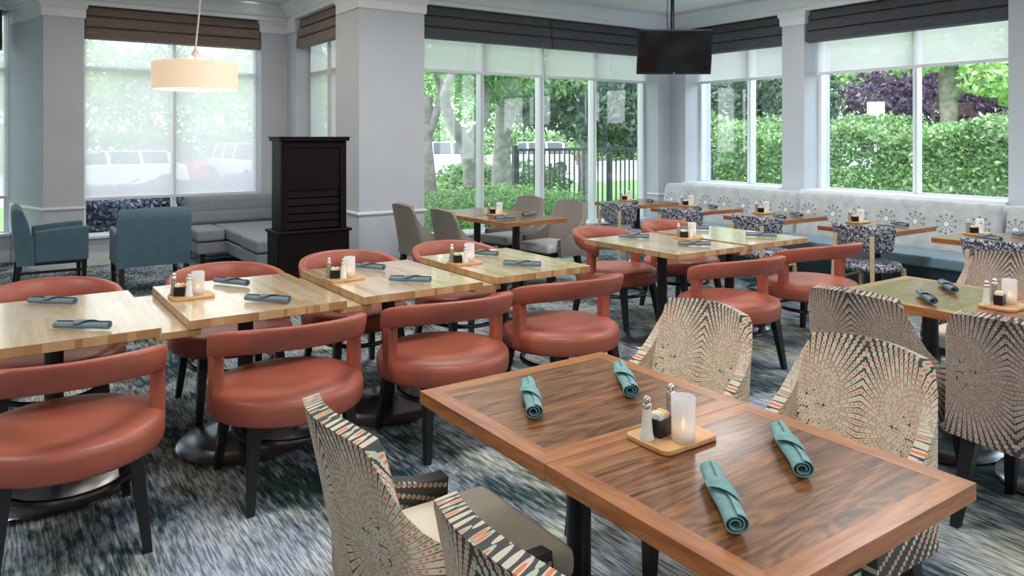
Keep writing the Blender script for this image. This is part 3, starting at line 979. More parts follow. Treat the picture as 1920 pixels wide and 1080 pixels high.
# ------------------------------------------------------------------ red barrel chairs
def red_chair():
    t = thing('dining_chair', '', 'chair', group='red leather barrel back chairs')
    b = MB()
    R = 0.343
    prof = [(R - 0.035, 0.343), (R - 0.012, 0.347), (R - 0.003, 0.36), (R, 0.39), (R + 0.001, 0.42), (R - 0.002, 0.438), (R - 0.012, 0.452), (R - 0.035, 0.461), (R - 0.09, 0.467), (R - 0.2, 0.462), (0.04, 0.458)]
    b.lathe(prof, n=56); build('seat', b, 'leather', t, ang=70)
    # the band: rounded strip sweeping round the back, dropping towards its ends
    rings = []
    n = 34
    for i in range(n + 1):
        th = math.radians(-98 + 196 * i / n)
        k = abs(th) / math.radians(98)
        top = 0.772 - 0.088 * k ** 2.2
        hgt = 0.106
        rc = 0.32 + 0.02 * math.cos(th)
        lean = 0.018 * math.cos(th)
        ring = []
        for a in range(12):
            an = 2 * PI * a / 12
            cx, cz = math.cos(an), math.sin(an)
            ox = math.copysign(abs(cx) ** 0.55, cx) * 0.027
            oz = math.copysign(abs(cz) ** 0.4, cz) * hgt / 2
            if i in (0, n):
                ox *= 0.82; oz *= 0.92
            rr = rc + ox + lean * (oz / 0.05)
            ring.append(Vector((rr * math.sin(th), -rr * math.cos(th), top - hgt / 2 + oz)))
        rings.append(ring)
    b = MB(); b.loft(rings); build('back_band', b, 'leather', t, ang=60)
    for s in (-1, 1):
        b = MB()
        th = math.radians(86) * s
        M = Matrix.Rotation(th, 4, 'Z')
        rg = []
        for z, wx, off in ((0.36, 0.075, 0.0), (0.45, 0.070, 0.0), (0.60, 0.072, 0.0), (0.64, 0.082, 0.0)):
            rg.append([M @ Vector((sx * wx / 2, -(0.316 + sy * 0.027), z)) for sx, sy in ((-1, -1), (1, -1), (1, 1), (-1, 1))])
        b.loft(rg); build('arm_post', b, 'leather', t, 0.012, 3)
    for sx in (-1, 1):
        for sy in (-1, 1):
            b = MB(); b.taper((sx * 0.205, sy * 0.215, 0.35), (sx * 0.24, sy * 0.27, 0), 0.05, 0.03); build('leg', b, 'black_wood', t)
    b = MB(); b.tube([(0.225 * math.cos(a), 0.245 * math.sin(a), 0.25) for a in [2 * PI * k / 40 for k in range(40)]], 0.014, 8, True)
    for v in b.bm.verts:
        pass
    build('ring_stretcher', b, 'black_wood', t)
    b = MB(); b.lathe([(0.27, 0.33), (0.28, 0.347)], n=32); build('seat_frame', b, 'black_wood', t)
    return t


RED = 'red leather barrel back chairs'
reds = [
    (0.25, 3.37, 0, 'red leather barrel chair nearest the camera at lower left'),
    (1.12, 3.42, 0, 'red barrel chair on the near side of second blond table'),
    (1.95, 3.44, 0, 'red barrel chair on the near side of third blond table'),
    (2.78, 3.50, 0, 'red barrel chair on the near side of row end blond table'),
    (0.27, 4.57, PI, 'red barrel chair behind the leftmost blond table'),
    (1.17, 4.57, PI, 'red barrel chair behind second blond table facing the camera'),
    (1.97, 4.64, PI, 'red barrel chair in front of the dark cabinet'),
    (2.80, 4.66, PI, 'red barrel chair in front of the two taupe chairs'),
    (4.16, 3.40, math.radians(-4), 'red barrel chair behind the small patterned chair at centre'),
    (5.20, 3.47, math.radians(-6), 'red barrel chair right of centre closest to the banquette side'),
    (4.36, 4.74, PI + math.radians(12), 'red barrel chair at far left corner of right blond pair'),
    (5.20, 4.78, PI, 'small far red barrel chair before the floral chairs')]
for x, y, r, lab in reds:
    place(red_chair, 'red', (x, y, 0), r, lab, RED)


# ------------------------------------------------------------------ patterned shell chairs
def shell_chair(fabric, seatmat, grp, wing=True):
    def f():
        t = thing('dining_chair', '', 'chair', group=grp)
        nt, nz = 48, 16
        outer, inner = [], []
        hw = 0.28
        # plan curve: back then sweeping to the sides
        path = []
        for i in range(nt + 1):
            u = -1 + 2 * i / nt
            a = abs(u)
            if a < 0.5:
                x = hw * 0.86 * (u / 0.5)
                y = -0.235 - 0.035 * math.cos(u / 0.5 * PI / 2)
            else:
                k = (a - 0.5) / 0.5
                c = min(k / 0.28, 1.0)
                x = hw * 0.86 + hw * 0.18 * math.sin(c * PI / 2)
                y = -0.235 + 0.045 * (1 - math.cos(c * PI / 2)) + max(0, k - 0.28) / 0.72 * 0.32
                x = math.copysign(x, u)
            # top edge height
            if a < 0.5:
                top = 0.876 - 0.016 * (a / 0.5) ** 2
            elif a < 0.56:
                k = (a - 0.5) / 0.06
                top = 0.860 - 0.05 * k ** 1.8
            else:
                k = (a - 0.56) / 0.44
                top = 0.81 - 0.285 * (1 - (1 - k) ** 2.6)
            path.append((x, y, top))
        bm = bmesh.new()
        grid = []
        for x, y, top in path:
            col = []
            for j in range(nz + 1):
                z = 0.35 + (top - 0.35) * j / nz
                k = max(0, z - 0.42) / 0.45
                rake = -0.105 * k ** 1.1
                sx = 1.0 - 0.185 * k
                col.append(bm.verts.new((x * sx, y + rake * (1 if y < -0.15 else max(0, (0.15 - y) / 0.30)), z)))
            grid.append(col)
        for i in range(nt):
            for j in range(nz):
                bm.faces.new((grid[i][j], grid[i + 1][j], grid[i + 1][j + 1], grid[i][j + 1]))
        bmesh.ops.recalc_face_normals(bm, faces=bm.faces)
        bmesh.ops.solidify(bm, geom=bm.faces[:], thickness=0.045)
        s_ = [0.0]
        for i in range(nt):
            s_.append(s_[-1] + math.dist(path[i][:2], path[i + 1][:2]))
        mid_s = s_[nt // 2]
        ref = np.array([tuple(v.co) for c_ in grid for v in c_])
        refs = np.array([s_[i] - mid_s for i in range(nt + 1) for _ in range(nz + 1)])
        b = MB(); b.bm.free(); b.bm = bm
        o = build('backrest', b, fabric, t, ang=80)
        me = o.data
        co = np.empty(len(me.vertices) * 3); me.vertices.foreach_get('co', co); co = co.reshape(-1, 3)
        dd = ((co[:, None, :] - ref[None]) ** 2).sum(2)
        at = me.attributes.new('cloth', 'FLOAT_VECTOR', 'POINT')
        vv = np.zeros((len(co), 3)); vv[:, 0] = refs[dd.argmin(1)]; vv[:, 1] = co[:, 2]
        at.data.foreach_set('vector', vv.ravel())
        bv = o.modifiers.new('soft', 'BEVEL'); bv.width = 0.014; bv.segments = 3; bv.limit_method = 'ANGLE'; bv.angle_limit = math.radians(60)
        b = MB(); b.box(-0.232, 0.232, -0.21, 0.255, 0.385, 0.478); build('seat', b, seatmat, t, 0.035, 4)
        b = MB(); b.box(-0.215, 0.215, -0.215, 0.225, 0.345, 0.384); build('seat_frame', b, 'black_wood', t)
        for sx in (-1, 1):
            for y0, y1, in ((-0.2, -0.27), (0.18, 0.22)):
                b = MB(); b.taper((sx * 0.185, y0, 0.352), (sx * 0.215, y1, 0), 0.058, 0.032); build('leg', b, 'black_wood', t)
        return t
    return f


KG = 'orange and cream kaleidoscope print chairs'
R90 = PI / 2
kchairs = [
    (2.08, 2.07, R90, 'k', 'patterned chair with its back behind the far walnut half at centre'),
    (2.07, 1.385, R90, 'k', 'patterned chair across the nearest walnut table at right'),
    (1.02, 1.76, -R90, 'k', 'patterned chair with whole cream seat showing in left foreground'),
    (1.035, 1.07, -R90, 'k', 'patterned chair at bottom centre, only its top edge in frame'),
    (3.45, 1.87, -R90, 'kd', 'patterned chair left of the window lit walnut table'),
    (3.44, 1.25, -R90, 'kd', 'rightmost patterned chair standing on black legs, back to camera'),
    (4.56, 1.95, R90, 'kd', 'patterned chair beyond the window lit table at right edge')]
for x, y, r, k, lab in kchairs:
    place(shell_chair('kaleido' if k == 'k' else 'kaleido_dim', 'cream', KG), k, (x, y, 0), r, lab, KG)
TG = 'taupe shell chairs by the wide window'
for x, y, r, lab in ((3.83, 6.22, -R90, 'taupe shell chair seen from behind, right one of the left pair'),
                     (3.78, 6.95, -R90, 'leftmost taupe shell chair beside the column'),
                     (4.78, 6.20, R90 + 0.12, 'taupe shell chair with pale seat, right of the dark table'),
                     (4.78, 6.93, R90 + 0.12, 'taupe shell chair with pale seat nearest the window glass')):
    place(shell_chair('taupe', 'pale', TG), 'tp', (x, y, 0), r, lab, TG)


# ------------------------------------------------------------------ floral chairs at the banquette
def floral_chair():
    t = thing('dining_chair', '', 'chair', group='navy floral chairs facing the banquette')
    b = MB(); b.lathe([(0.2, 0.40), (0.232, 0.412), (0.24, 0.44), (0.225, 0.468), (0.17, 0.48), (0.05, 0.482)], n=40, sx=1.06, sy=1.0); build('seat', b, 'floral', t, ang=70)
    rings = []
    n = 20
    for i in range(n + 1):
        u = -1 + 2 * i / n
        th = u * math.radians(62)
        R = 0.31
        e = 1 if 0 < i < n else 0.55
        ring = []
        for a in range(16):
            an = 2 * PI * a / 16
            ox = math.copysign(abs(math.cos(an)) ** 0.6, math.cos(an)) * 0.022 * e
            oz = math.copysign(abs(math.sin(an)) ** 0.45, math.sin(an)) * (0.118 - 0.012 * abs(u) ** 4) * (1 if e == 1 else 0.9)
            rr = R + ox + 0.03 * (oz / 0.118)
            ring.append(Vector((rr * math.sin(th) * 0.95, -rr * math.cos(th) + 0.05, 0.69 + oz)))
        rings.append(ring)
    b = MB(); b.loft(rings); build('backrest', b, 'floral', t, ang=60)
    for s in (-1, 1):
        b = MB(); b.taper((s * 0.165, -0.265, 0.72), (s * 0.19, -0.30, 0), 0.034, 0.026, 0.028, 0.028); build('leg', b, 'oak', t, 0.005)
        b = MB(); b.taper((s * 0.19, 0.18, 0.415), (s * 0.215, 0.215, 0), 0.036, 0.024); build('leg', b, 'oak', t, 0.005)
        b = MB(); b.tube([(s * 0.178, -0.28, 0.33), (s * 0.2, 0.19, 0.33)], 0.011, 8); build('stretcher', b, 'oak', t)
    return t


FGp = 'navy floral chairs facing the banquette'
for x, y, lab in ((6.33, 3.63, 'floral print chair with pale oak legs seen whole at right'),
                  (6.19, 4.62, 'floral print chair behind the red chairs right of centre'),
                  (6.15, 5.54, 'floral print chair third from the right photo edge'),
                  (6.08, 6.43, 'farthest floral print chair, seen against the wide window'),
                  (6.22, 2.50, 'floral print chair at the right edge behind patterned chair')):
    place(floral_chair, 'fl', (x, y, 0), -R90, lab, FGp)

# ------------------------------------------------------------------ banquette
secs = [(7.38, 5.30, 'silver medallion banquette section reaching the window corner'),
        (5.26, 3.15, 'silver medallion banquette section under the hedge window'),
        (3.11, 1.2, 'silver medallion banquette section cut by right photo edge')]
for y1, y0, lab in secs:
    t = thing('banquette', lab, 'bench', group='banquette sections along the right wall')
    b = MB()
    prof = [(7.58, 0.45), (7.60, 0.55), (7.655, 0.74), (7.68, 0.86), (7.70, 0.905), (7.75, 0.925), (7.87, 0.92), (7.90, 0.90), (7.92, 0.45)]
    ys = [(y0, 0.02), (y0 + 0.02, 0.005), (y0 + 0.06, 0)] + [(y0 + 0.06 + (y1 - y0 - 0.12) * k / 6, 0) for k in range(1, 6)] + [(y1 - 0.06, 0), (y1 - 0.02, 0.005), (y1, 0.02)]
    b.loft([[Vector((x + (ins if x < 7.75 else -ins), y, z - (ins if z > 0.5 else 0))) for x, z in prof] for y, ins in ys])
    build('back_cushion', b, 'medallion', t, ang=55)
    b = MB(); b.box(7.03, 7.60, y0, y1, 0.36, 0.465); build('seat', b, 'teal', t, 0.025, 4)
    b = MB(); b.box(7.06, 7.92, y0, y1, 0.10, 0.358); build('base', b, 'darkteal', t)
    b = MB(); b.box(7.12, 7.92, y0, y1, 0.0, 0.098); build('plinth', b, 'black_wood', t)
b = MB(); b.box(7.925, 8.349, 1.2, 7.38, 0, 0.875); struct(build('trim_ledge', b, 'trim'))


# ------------------------------------------------------------------ table settings
def napkin(mat, grp, K=1.0):
    def f():
        o = None
        b = MB()
        L = 0.235
        n = 44
        rings = []
        for k in range(11):
            u = k / 10
            x = -L / 2 + L * u
            pts = []
            pin = []
            wob = 0.0014 * math.sin(u * 9 + 1)
            scl = 0.92 + 0.10 * u + 0.03 * math.sin(u * PI * 2)
            for i in range(n + 1):
                a = -0.4 + i / n * 4.6 * PI
                r = (0.0065 + 0.0125 * i / n) * scl
                wx = r * 1.22 * math.cos(a) + wob
                wz = r * 0.95 * math.sin(a)
                pts.append((wx, wz))
                r2 = r - 0.0018
                pin.append((r2 * 1.22 * math.cos(a) + wob, r2 * 0.95 * math.sin(a)))
            ring = [Vector((x, y, z + 0.0205)) for y, z in pts] + [Vector((x, y, z + 0.0205)) for y, z in reversed(pin)]
            rings.append(ring)
        b.loft(rings, cap=False)
        # close the two spiral ends as strips
        b.bm.verts.ensure_lookup_table()
        m = 2 * (n + 1)
        for base in (0, 10 * m):
            vs = b.bm.verts
            for i in range(n):
                b.bm.faces.new((vs[base + i], vs[base + i + 1], vs[base + m - 2 - i], vs[base + m - 1 - i]))
        # the loose corner folded over the roll
        rr = []
        for k in range(7):
            a = math.radians(20 + 22 * k)
            w = 0.075 * (1 - abs(k - 1.5) / 7)
            x0 = 0.03 - 0.008 * k
            rad_y, rad_z = 0.0255, 0.0203
            rr.append([Vector((x0 - w / 2, rad_y * math.cos(a), 0.0205 + rad_z * math.sin(a))), Vector((x0 + w / 2, rad_y * math.cos(a), 0.0205 + rad_z * math.sin(a))),
                       Vector((x0 + w / 2, (rad_y + 0.0016) * math.cos(a), 0.0205 + (rad_z + 0.0016) * math.sin(a))), Vector((x0 - w / 2, (rad_y + 0.0016) * math.cos(a), 0.0205 + (rad_z + 0.0016) * math.sin(a)))])
        b.loft(rr)
        for v in b.bm.verts:
            v.co = Vector((v.co.x * (1 + (K - 1) * 0.6), v.co.y * K, v.co.z * K))
        o = build('napkin_roll', b, mat, ang=50)
        tag(o, '', 'napkin', grp)
        return o
    return f


NG = 'rolled cloth napkins'
ZT = 0.7505
naps = [
    (0.25, 4.22, -41, 0, 'slate rolled napkin on far side of leftmost blond table'),
    (0.32, 3.60, -38, 0, 'slate rolled napkin on near side of leftmost blond table'),
    (1.08, 4.23, -60, 0, 'slate rolled napkin on far side of second blond table'),
    (1.11, 3.68, -48, 0, 'slate rolled napkin on near side of second blond table'),
    (1.89, 4.26, -60, 0, 'slate rolled napkin beside candle on third blond table, far side'),
    (1.91, 3.74, -45, 0, 'slate rolled napkin on near side of third blond table'),
    (2.75, 4.32, -62, 0, 'slate rolled napkin farthest back on row end blond table'),
    (2.71, 3.80, -49, 0, 'slate rolled napkin on near side of row end blond table'),
    (4.20, 4.36, -50, 0, 'dark slate napkin at left corner of right blond pair'),
    (4.27, 3.80, -42, 0, 'dark slate napkin in front of condiments on right blond pair'),
    (5.02, 4.46, -46, 0, 'dark slate napkin behind condiments on right blond pair'),
    (5.10, 3.84, -50, 0, 'dark slate napkin on the blond table nearest the banquette'),
    (1.335, 1.83, -121, 1, 'sea green napkin at upper left of far walnut half'),
    (1.69, 1.80, -124, 1, 'sea green napkin behind the salt shaker on walnut table'),
    (1.31, 1.09, -127, 1, 'largest sea green napkin, lowest in the photo'),
    (1.65, 1.16, -131, 1, 'sea green napkin at right of nearest walnut table'),
    (3.79, 1.89, -138, 2, 'grey blue napkin, nearer one on the window lit table'),
    (4.15, 1.96, -139, 2, 'grey blue napkin, farther one on the window lit table'),
    (4.15, 6.10, 4, 0, 'small grey napkin left side of dark window table'),
    (4.55, 6.25, 23, 0, 'small dark napkin right side of dark window table'),
    (6.42, 2.72, -115, 2, 'pale blue napkin beside condiments at right photo edge'),
    (6.80, 2.62, -116, 2, 'pale blue napkin cut by the right photo edge')]
for x, y, a, k, lab in naps:
    m = ('napkin', 'napkin2', 'napkin')[k]
    place(napkin(m, NG, 1.2 if k == 1 else 1.0), 'nap' + m, (x, y, ZT), math.radians(a), lab, NG)
for (x, y, lab) in ((6.42, 3.55, 'rolled napkin end on the table of fully visible floral chair'), (6.75, 3.60, 'rolled napkin near banquette on table of visible floral chair'),
                    (6.42, 4.62, 'rolled napkin on third table from corner, chair side'), (6.75, 4.66, 'rolled napkin on third table from corner, banquette side'),
                    (6.42, 5.68, 'rolled napkin on second table from corner, chair side'), (6.75, 5.74, 'rolled napkin on second table from corner, banquette side'),
                    (6.42, 6.66, 'rolled napkin on corner banquette table, chair side'), (6.72, 6.70, 'rolled napkin on corner banquette table, banquette side')):
    place(napkin('napkin', NG), 'napnapkin', (x, y, ZT), math.radians(-120), lab, NG)


def boardf():
    b = MB(); b.box(-0.1, 0.1, -0.078, 0.078, 0, 0.014)
    # rounded corners by bevelling the upright edges first
    bmesh.ops.recalc_face_normals(b.bm, faces=b.bm.faces)
    es = [e for e in b.bm.edges if abs(e.verts[0].co.z - e.verts[1].co.z) > 0.01]
    bmesh.ops.bevel(b.bm, geom=es, offset=0.022, segments=5, profile=0.5, affect='EDGES')
    o = build('serving_board', b, 'board', None, 0.003)
    return tag(o, '', 'board', 'wooden condiment boards')


def shaker(cont):
    def f():
        t = thing('salt_shaker' if cont == 'salt' else 'pepper_shaker', '', 'shaker', group='glass shakers with chrome caps')
        b = MB(); b.lathe([(0.019, 0), (0.0195, 0.006), (0.0165, 0.014), (0.013, 0.05), (0.0115, 0.082)], n=12); build('glass_body', b, cont, t, ang=25)
        b = MB(); b.lathe([(0.0125, 0.080), (0.0135, 0.083), (0.013, 0.09), (0.009, 0.094), (0.0105, 0.1), (0.0085, 0.108), (0.003, 0.112)], n=20); build('cap', b, 'chrome', t, ang=50)
        return t
    return f


def caddy():
    t = thing('sugar_caddy', '', 'sugar caddy', group='black sugar caddies')
    b = MB()
    w, d, h = 0.026, 0.019, 0.046
    b.box(-w, w, -d, d, 0, 0.003); b.box(-w, w, -d, -d + 0.002, 0.003, h); b.box(-w, w, d - 0.002, d, 0.003, h); b.box(-w, -w + 0.002, -d + 0.002, d - 0.002, 0.003, h); b.box(w - 0.002, w, -d + 0.002, d - 0.002, 0.003, h)
    build('holder', b, 'black_plastic', t)
    for k, m in enumerate(('paper', 'paper', 'paper', 'paper_y', 'paper_y', 'paper_p')):
        b = MB(); x = -0.019 + k * 0.0075
        b.box(x - 0.0028, x + 0.0028, -0.0155, 0.0155, 0.004, 0.061 + 0.003 * math.sin(k * 2.1)); build('sugar_packet', b, m, t, 0.0012, 1)
    return t


def candle():
    t = thing('candle_holder', '', 'candle', group='frosted glass candle holders')
    b = MB(); b.lathe([(0.028, 0), (0.0305, 0.004), (0.0315, 0.112), (0.0300, 0.114), (0.0285, 0.112), (0.0275, 0.010), (0.02, 0.007)], n=40); build('glass_cylinder', b, 'frost', t, ang=60)
    b = MB(); b.lathe([(0.019, 0.009), (0.019, 0.03), (0.003, 0.0295)], n=24); build('tea_light', b, 'wax', t)
    b = MB(); b.lathe([(0.001, 0.03), (0.0042, 0.036), (0.0045, 0.042), (0.002, 0.054), (0.0004, 0.06)], n=12); build('flame', b, 'flame', t, ang=80)
    return t


sets = [
    (1.49, 1.405, 'walnut', 'near walnut tables'), (0.835, 4.02, 'bl2', 'second blond table'), (1.645, 4.03, 'bl3', 'third blond table'), (2.48, 4.10, 'bl4', 'row end blond table'),
    (4.55, 4.11, 'bl5', 'right blond pair'), (3.93, 1.60, 'wr', 'window lit right hand table'), (6.72, 3.98, 'q3', 'table by fully visible floral chair'),
    (6.72, 5.03, 'q2', 'third banquette table from corner'), (6.72, 6.07, 'q1', 'second banquette table from corner'), (6.66, 7.03, 'q0', 'corner banquette table'),
    (6.72, 2.94, 'q4', 'banquette table at right edge'), (4.33, 6.52, 'w', 'dark tables by the wide window')]
for i, (x, y, k, w) in enumerate(sets):
    z = 0.7504
    far = k.startswith('q') or k == 'w'
    if k == 'walnut':
        off = dict(s=(-0.078, 0.013), c=(-0.03, 0.012), f=(-0.007, -0.048), p=(0.045, 0.045)); cr = 0.15
    elif k == 'wr':
        off = dict(s=(-0.06, 0.05), c=(-0.02, 0.01), f=(0.045, -0.005), p=(0.035, 0.055)); cr = 0.15
    else:
        off = dict(p=(-0.075, 0.035), c=(-0.052, -0.003), s=(-0.02, -0.02 - 0.02), f=(0.028, -0.012)); cr = -0.45
    place(boardf, 'board', (x, y, z), 0, 'small honey wood board on the ' + w, 'wooden condiment boards')
    zz = z + 0.0142
    place(shaker('salt'), 'salt', (x + off['s'][0], y + off['s'][1], zz), 0, 'salt shaker with chrome cap on the ' + w, 'glass shakers with chrome caps')
    place(shaker('pepper'), 'pep', (x + off['p'][0], y + off['p'][1], zz), 0, 'pepper shaker on the board, ' + w, 'glass shakers with chrome caps')
    place(caddy, 'cad', (x + off['c'][0], y + off['c'][1], zz), cr, 'black caddy of sugar packets on the ' + w, 'black sugar caddies')
    place(candle, 'can', (x + off['f'][0], y + off['f'][1], zz), 0, 'lit frosted glass candle on the ' + w, 'frosted glass candle holders')

# ------------------------------------------------------------------ outdoors
GZ = -0.3
b = MB(); b.box(-60, 110, 11.62, 24, GZ - 0.1, GZ); b.box(8.95, 110, -40, 11.62, GZ - 0.1, GZ); b.box(3.74, 8.95, 8.36, 11.62, GZ - 0.1, GZ); o = struct(build('ground_lawn', b, 'grass'))
b = MB(); b.box(-60, 110, 24, 46, GZ - 0.1, GZ + 0.005); struct(build('ground_parking', b, 'asphalt'))
b = MB(); b.box(-60, 110, 46, 120, GZ - 0.1, GZ); struct(build('ground_far_verge', b, 'grass'))


MAT['soil'] = simple('dark_mulch', (0.03, 0.027, 0.03), 0.95, 0.3, 20)
b = MB(); b.box(0.7, 3.72, 10.75, 13.2, GZ, GZ + 0.02); struct(build('ground_mulch', b, 'soil'))


def leaf_mesh(name, blobs, n, size, mat, parent=None, boxes=False):
    """thousands of small leaf blades scattered through the outer layer of each blob"""
    vol = np.array([b_[1][0] * b_[1][1] + b_[1][1] * b_[1][2] + b_[1][0] * b_[1][2] for b_ in blobs])
    cnt = np.maximum(20, (n * vol / vol.sum()).astype(int))
    P = []
    for (c, r), k in zip(blobs, cnt):
        c, r = np.array(c), np.array(r)
        if boxes:
            p = RNG.uniform(-1, 1, (k, 3))
            ax = RNG.choice(3, k, p=np.array([r[1] * r[2], r[0] * r[2], r[0] * r[1]]) / (r[1] * r[2] + r[0] * r[2] + r[0] * r[1]))
            sg = RNG.choice([-1, 1], k)
            p[np.arange(k), ax] = sg * (1 - RNG.uniform(0, 0.25, k) ** 1.5 + RNG.normal(0, 0.03, k))
            p = c + p * r + RNG.normal(0, 0.03, (k, 3))
            up = (p[:, 2] > c[2] + 0.6 * r[2])
            p[:, 2] += up * r[2] * (0.09 * np.sin(p[:, 0] * 2.1 + c[0]) + 0.09 * np.sin(p[:, 1] * 2.7) + 0.05 * np.sin(p[:, 1] * 7.1 + p[:, 0] * 5))
        else:
            d = RNG.normal(size=(k, 3))
            d /= np.linalg.norm(d, axis=1)[:, None]
            rad = 1 - RNG.uniform(0, 1, k) ** 2 * 0.55
            lump = 1 + 0.13 * np.sin(d[:, 0] * 7 + c[0]) * np.sin(d[:, 1] * 6 + c[1]) + 0.08 * np.sin(d[:, 2] * 9)
            p = c + d * (rad * lump)[:, None] * r
        P.append(p)
    P = np.concatenate(P)
    k = len(P)
    a = RNG.normal(size=(k, 3)); a /= np.linalg.norm(a, axis=1)[:, None]
    q = RNG.normal(size=(k, 3)); bb = np.cross(a, q); bb /= np.linalg.norm(bb, axis=1)[:, None]
    s = size * RNG.uniform(0.6, 1.4, k)[:, None]
    V = np.stack([P - a * s, P - bb * s * 0.45, P + a * s, P + bb * s * 0.45], 1).reshape(-1, 3)
    me = bpy.data.meshes.new(name)
    me.vertices.add(4 * k); me.vertices.foreach_set('co', V.ravel())
    me.loops.add(4 * k); me.loops.foreach_set('vertex_index', np.arange(4 * k, dtype=np.int32))
    me.polygons.add(k); me.polygons.foreach_set('loop_start', np.arange(0, 4 * k, 4, dtype=np.int32)); me.polygons.foreach_set('loop_total', np.full(k, 4, dtype=np.int32))
    me.update(calc_edges=True)
    me.materials.append(MAT[mat])
    return link(name, me, parent)


def bush(label, blobs, n, size, mat, boxes=False, name='hedge', cat='hedge', stem=True):
    c0 = blobs[0][0]
    t = thing(name, label, cat, (c0[0], c0[1], GZ))
    bl = [((c[0] - c0[0], c[1] - c0[1], c[2] - GZ), r) for c, r in blobs]
    leaf_mesh('foliage', bl, n, size, mat, t, boxes)
    b = MB()
    for c, r in bl:
        k = max(1, int(max(r[0], r[1]) / 0.8))
        for q in range(k):
            f = (q + 0.5) / k * 2 - 1
            x, y = (c[0] + r[0] * 0.9 * f, c[1]) if r[0] > r[1] else (c[0], c[1] + r[1] * 0.9 * f)
            b.tube([(x, y, 0), (x + 0.05, y, c[2] * 0.6), (x - 0.04, y + 0.05, c[2])], [0.05, 0.035, 0.012], 6)
    build('stem', b, 'bark', t)
    return t


def tree(label, x, y, trunk, crown, n, size, mat, h0=None, name='tree'):
    """trunk: list of branches, each (points, radii) relative to the foot; crown: blobs relative to the foot"""
    t = thing(name, label, 'tree', (x, y, GZ))
    b = MB()
    for pts, rad in trunk:
        b.tube(pts, rad, 12)
    build('trunk', b, 'bark', t, ang=60)
    if crown:
        leaf_mesh('foliage', crown, n, size, mat, t)
    return t


bush('bright clipped low hedge just outside the wide window', [((5.55, 9.2, 0.22), (1.5, 0.42, 0.5)), ((7.0, 9.3, 0.2), (0.6, 0.4, 0.5))], 16000, 0.03, 'leaf_bright', True)
bush('low rounded green hedge behind the bright window hedge', [((6.3, 11.4, 0.25), (1.4, 0.6, 0.42)), ((7.6, 11.6, 0.2), (0.7, 0.5, 0.4))], 12000, 0.04, 'leaf_mid', False)
bush('dense green hedge filling the right hand window', [((11.9, 4.2, 0.72), (0.75, 5.2, 1.0))], 85000, 0.045, 'leaf_mid', True)
bush('dark speckled groundcover hedge outside the alcove window', [((2.25, 11.42, 0.22), (1.4, 0.55, 0.6))], 45000, 0.042, 'leaf_violet', True)
bush('rounded green bush between the car and the forked tree', [((9.0, 14.6, 0.35), (0.9, 0.8, 0.62))], 5000, 0.06, 'leaf_mid', False, 'shrub', 'shrub')
bush('green bush right of the trees in the wide window', [((11.0, 15.4, 0.3), (1.4, 0.8, 0.6))], 5000, 0.06, 'leaf_mid', False, 'shrub', 'shrub')
bush('dark green shrubs behind the fence in narrow window', [((14.5, 12.6, 0.9), (1.8, 1.2, 1.2))], 7000, 0.09, 'leaf_mid', False, 'shrub', 'shrub')

tree('grey tree trunk standing at left edge of the wide window', 5.74, 10.55,
     [([(0, 0, 0), (0.0, 0.05, 1.0), (-0.06, 0.1, 1.9), (0.0, 0.1, 2.5)], [0.2, 0.14, 0.12, 0.1]),
      ([(-0.05, 0.1, 1.75), (0.2, -0.05, 2.5), (0.5, -0.2, 3.4)], [0.09, 0.06, 0.04]), ([(-0.03, 0.1, 1.9), (-0.25, 0.25, 2.7), (-0.5, 0.5, 3.8)], [0.1, 0.07, 0.04])],
     [((0, 0.2, 4.6), (1.8, 1.6, 1.0))], 5000, 0.07, 'leaf_bright')
tree('forked grey tree left of the first window mullion', 7.33, 11.95,
     [([(0.1, 0, 0), (0.06, 0, 1.2), (-0.05, 0, 1.75)], [0.23, 0.17, 0.16]), ([(-0.05, 0, 1.7), (-0.35, 0.1, 2.15), (-0.6, 0.2, 3.1)], [0.15, 0.11, 0.07]),
      ([(-0.02, 0, 1.7), (0.25, -0.1, 2.2), (0.4, -0.1, 3.2)], [0.13, 0.09, 0.06])],
     [((-0.1, 0, 3.7), (1.7, 1.5, 0.85)), ((0.7, 0, 3.2), (0.8, 0.8, 0.5))], 7000, 0.07, 'leaf_bright')
tree('straight grey tree trunk right of the first window mullion', 8.95, 13.35,
     [([(0, 0, 0), (0.05, 0, 1.5), (0.12, 0, 3.0)], [0.26, 0.19, 0.15]), ([(0.07, 0, 1.9), (0.4, 0, 2.5), (0.9, 0, 3.3)], [0.11, 0.08, 0.05])],
     [((0.3, 0, 3.7), (1.9, 1.6, 1.2))], 8000, 0.075, 'leaf_mid')
tree('dark leafy tree behind the fence in the wide window', 12.0, 14.2,
     [([(0, 0, 0), (0.1, 0, 1.5), (0, 0, 3.2)], [0.2, 0.15, 0.1])],
     [((0, 0, 3.2), (2.0, 1.5, 1.5)), ((1.2, -0.6, 2.4), (1.2, 1.0, 1.0)), ((-0.9, 0.5, 2.9), (1.0, 1.0, 0.9))], 9000, 0.09, 'leaf_dark')
tree('dark leafy tree near the television corner outside', 14.6, 14.2,
     [([(0, 0, 0), (0.1, 0, 1.5), (0, 0, 3.2)], [0.2, 0.15, 0.1])],
     [((0, 0, 2.9), (2.0, 1.5, 2.0)), ((-1.4, 0, 2.2), (1.1, 1.0, 0.8))], 9000, 0.09, 'leaf_dark')
tree('dark evergreen behind narrow right window', 18.5, 14.2, [([(0, 0, 0), (0, 0, 3)], [0.25, 0.15])],
     [((0, 0, 1.9), (1.9, 1.9, 1.6)), ((0, 0, 3.4), (1.7, 1.7, 1.6)), ((0.2, 0, 5), (1.3, 1.3, 1.4))], 9000, 0.1, 'leaf_dark')
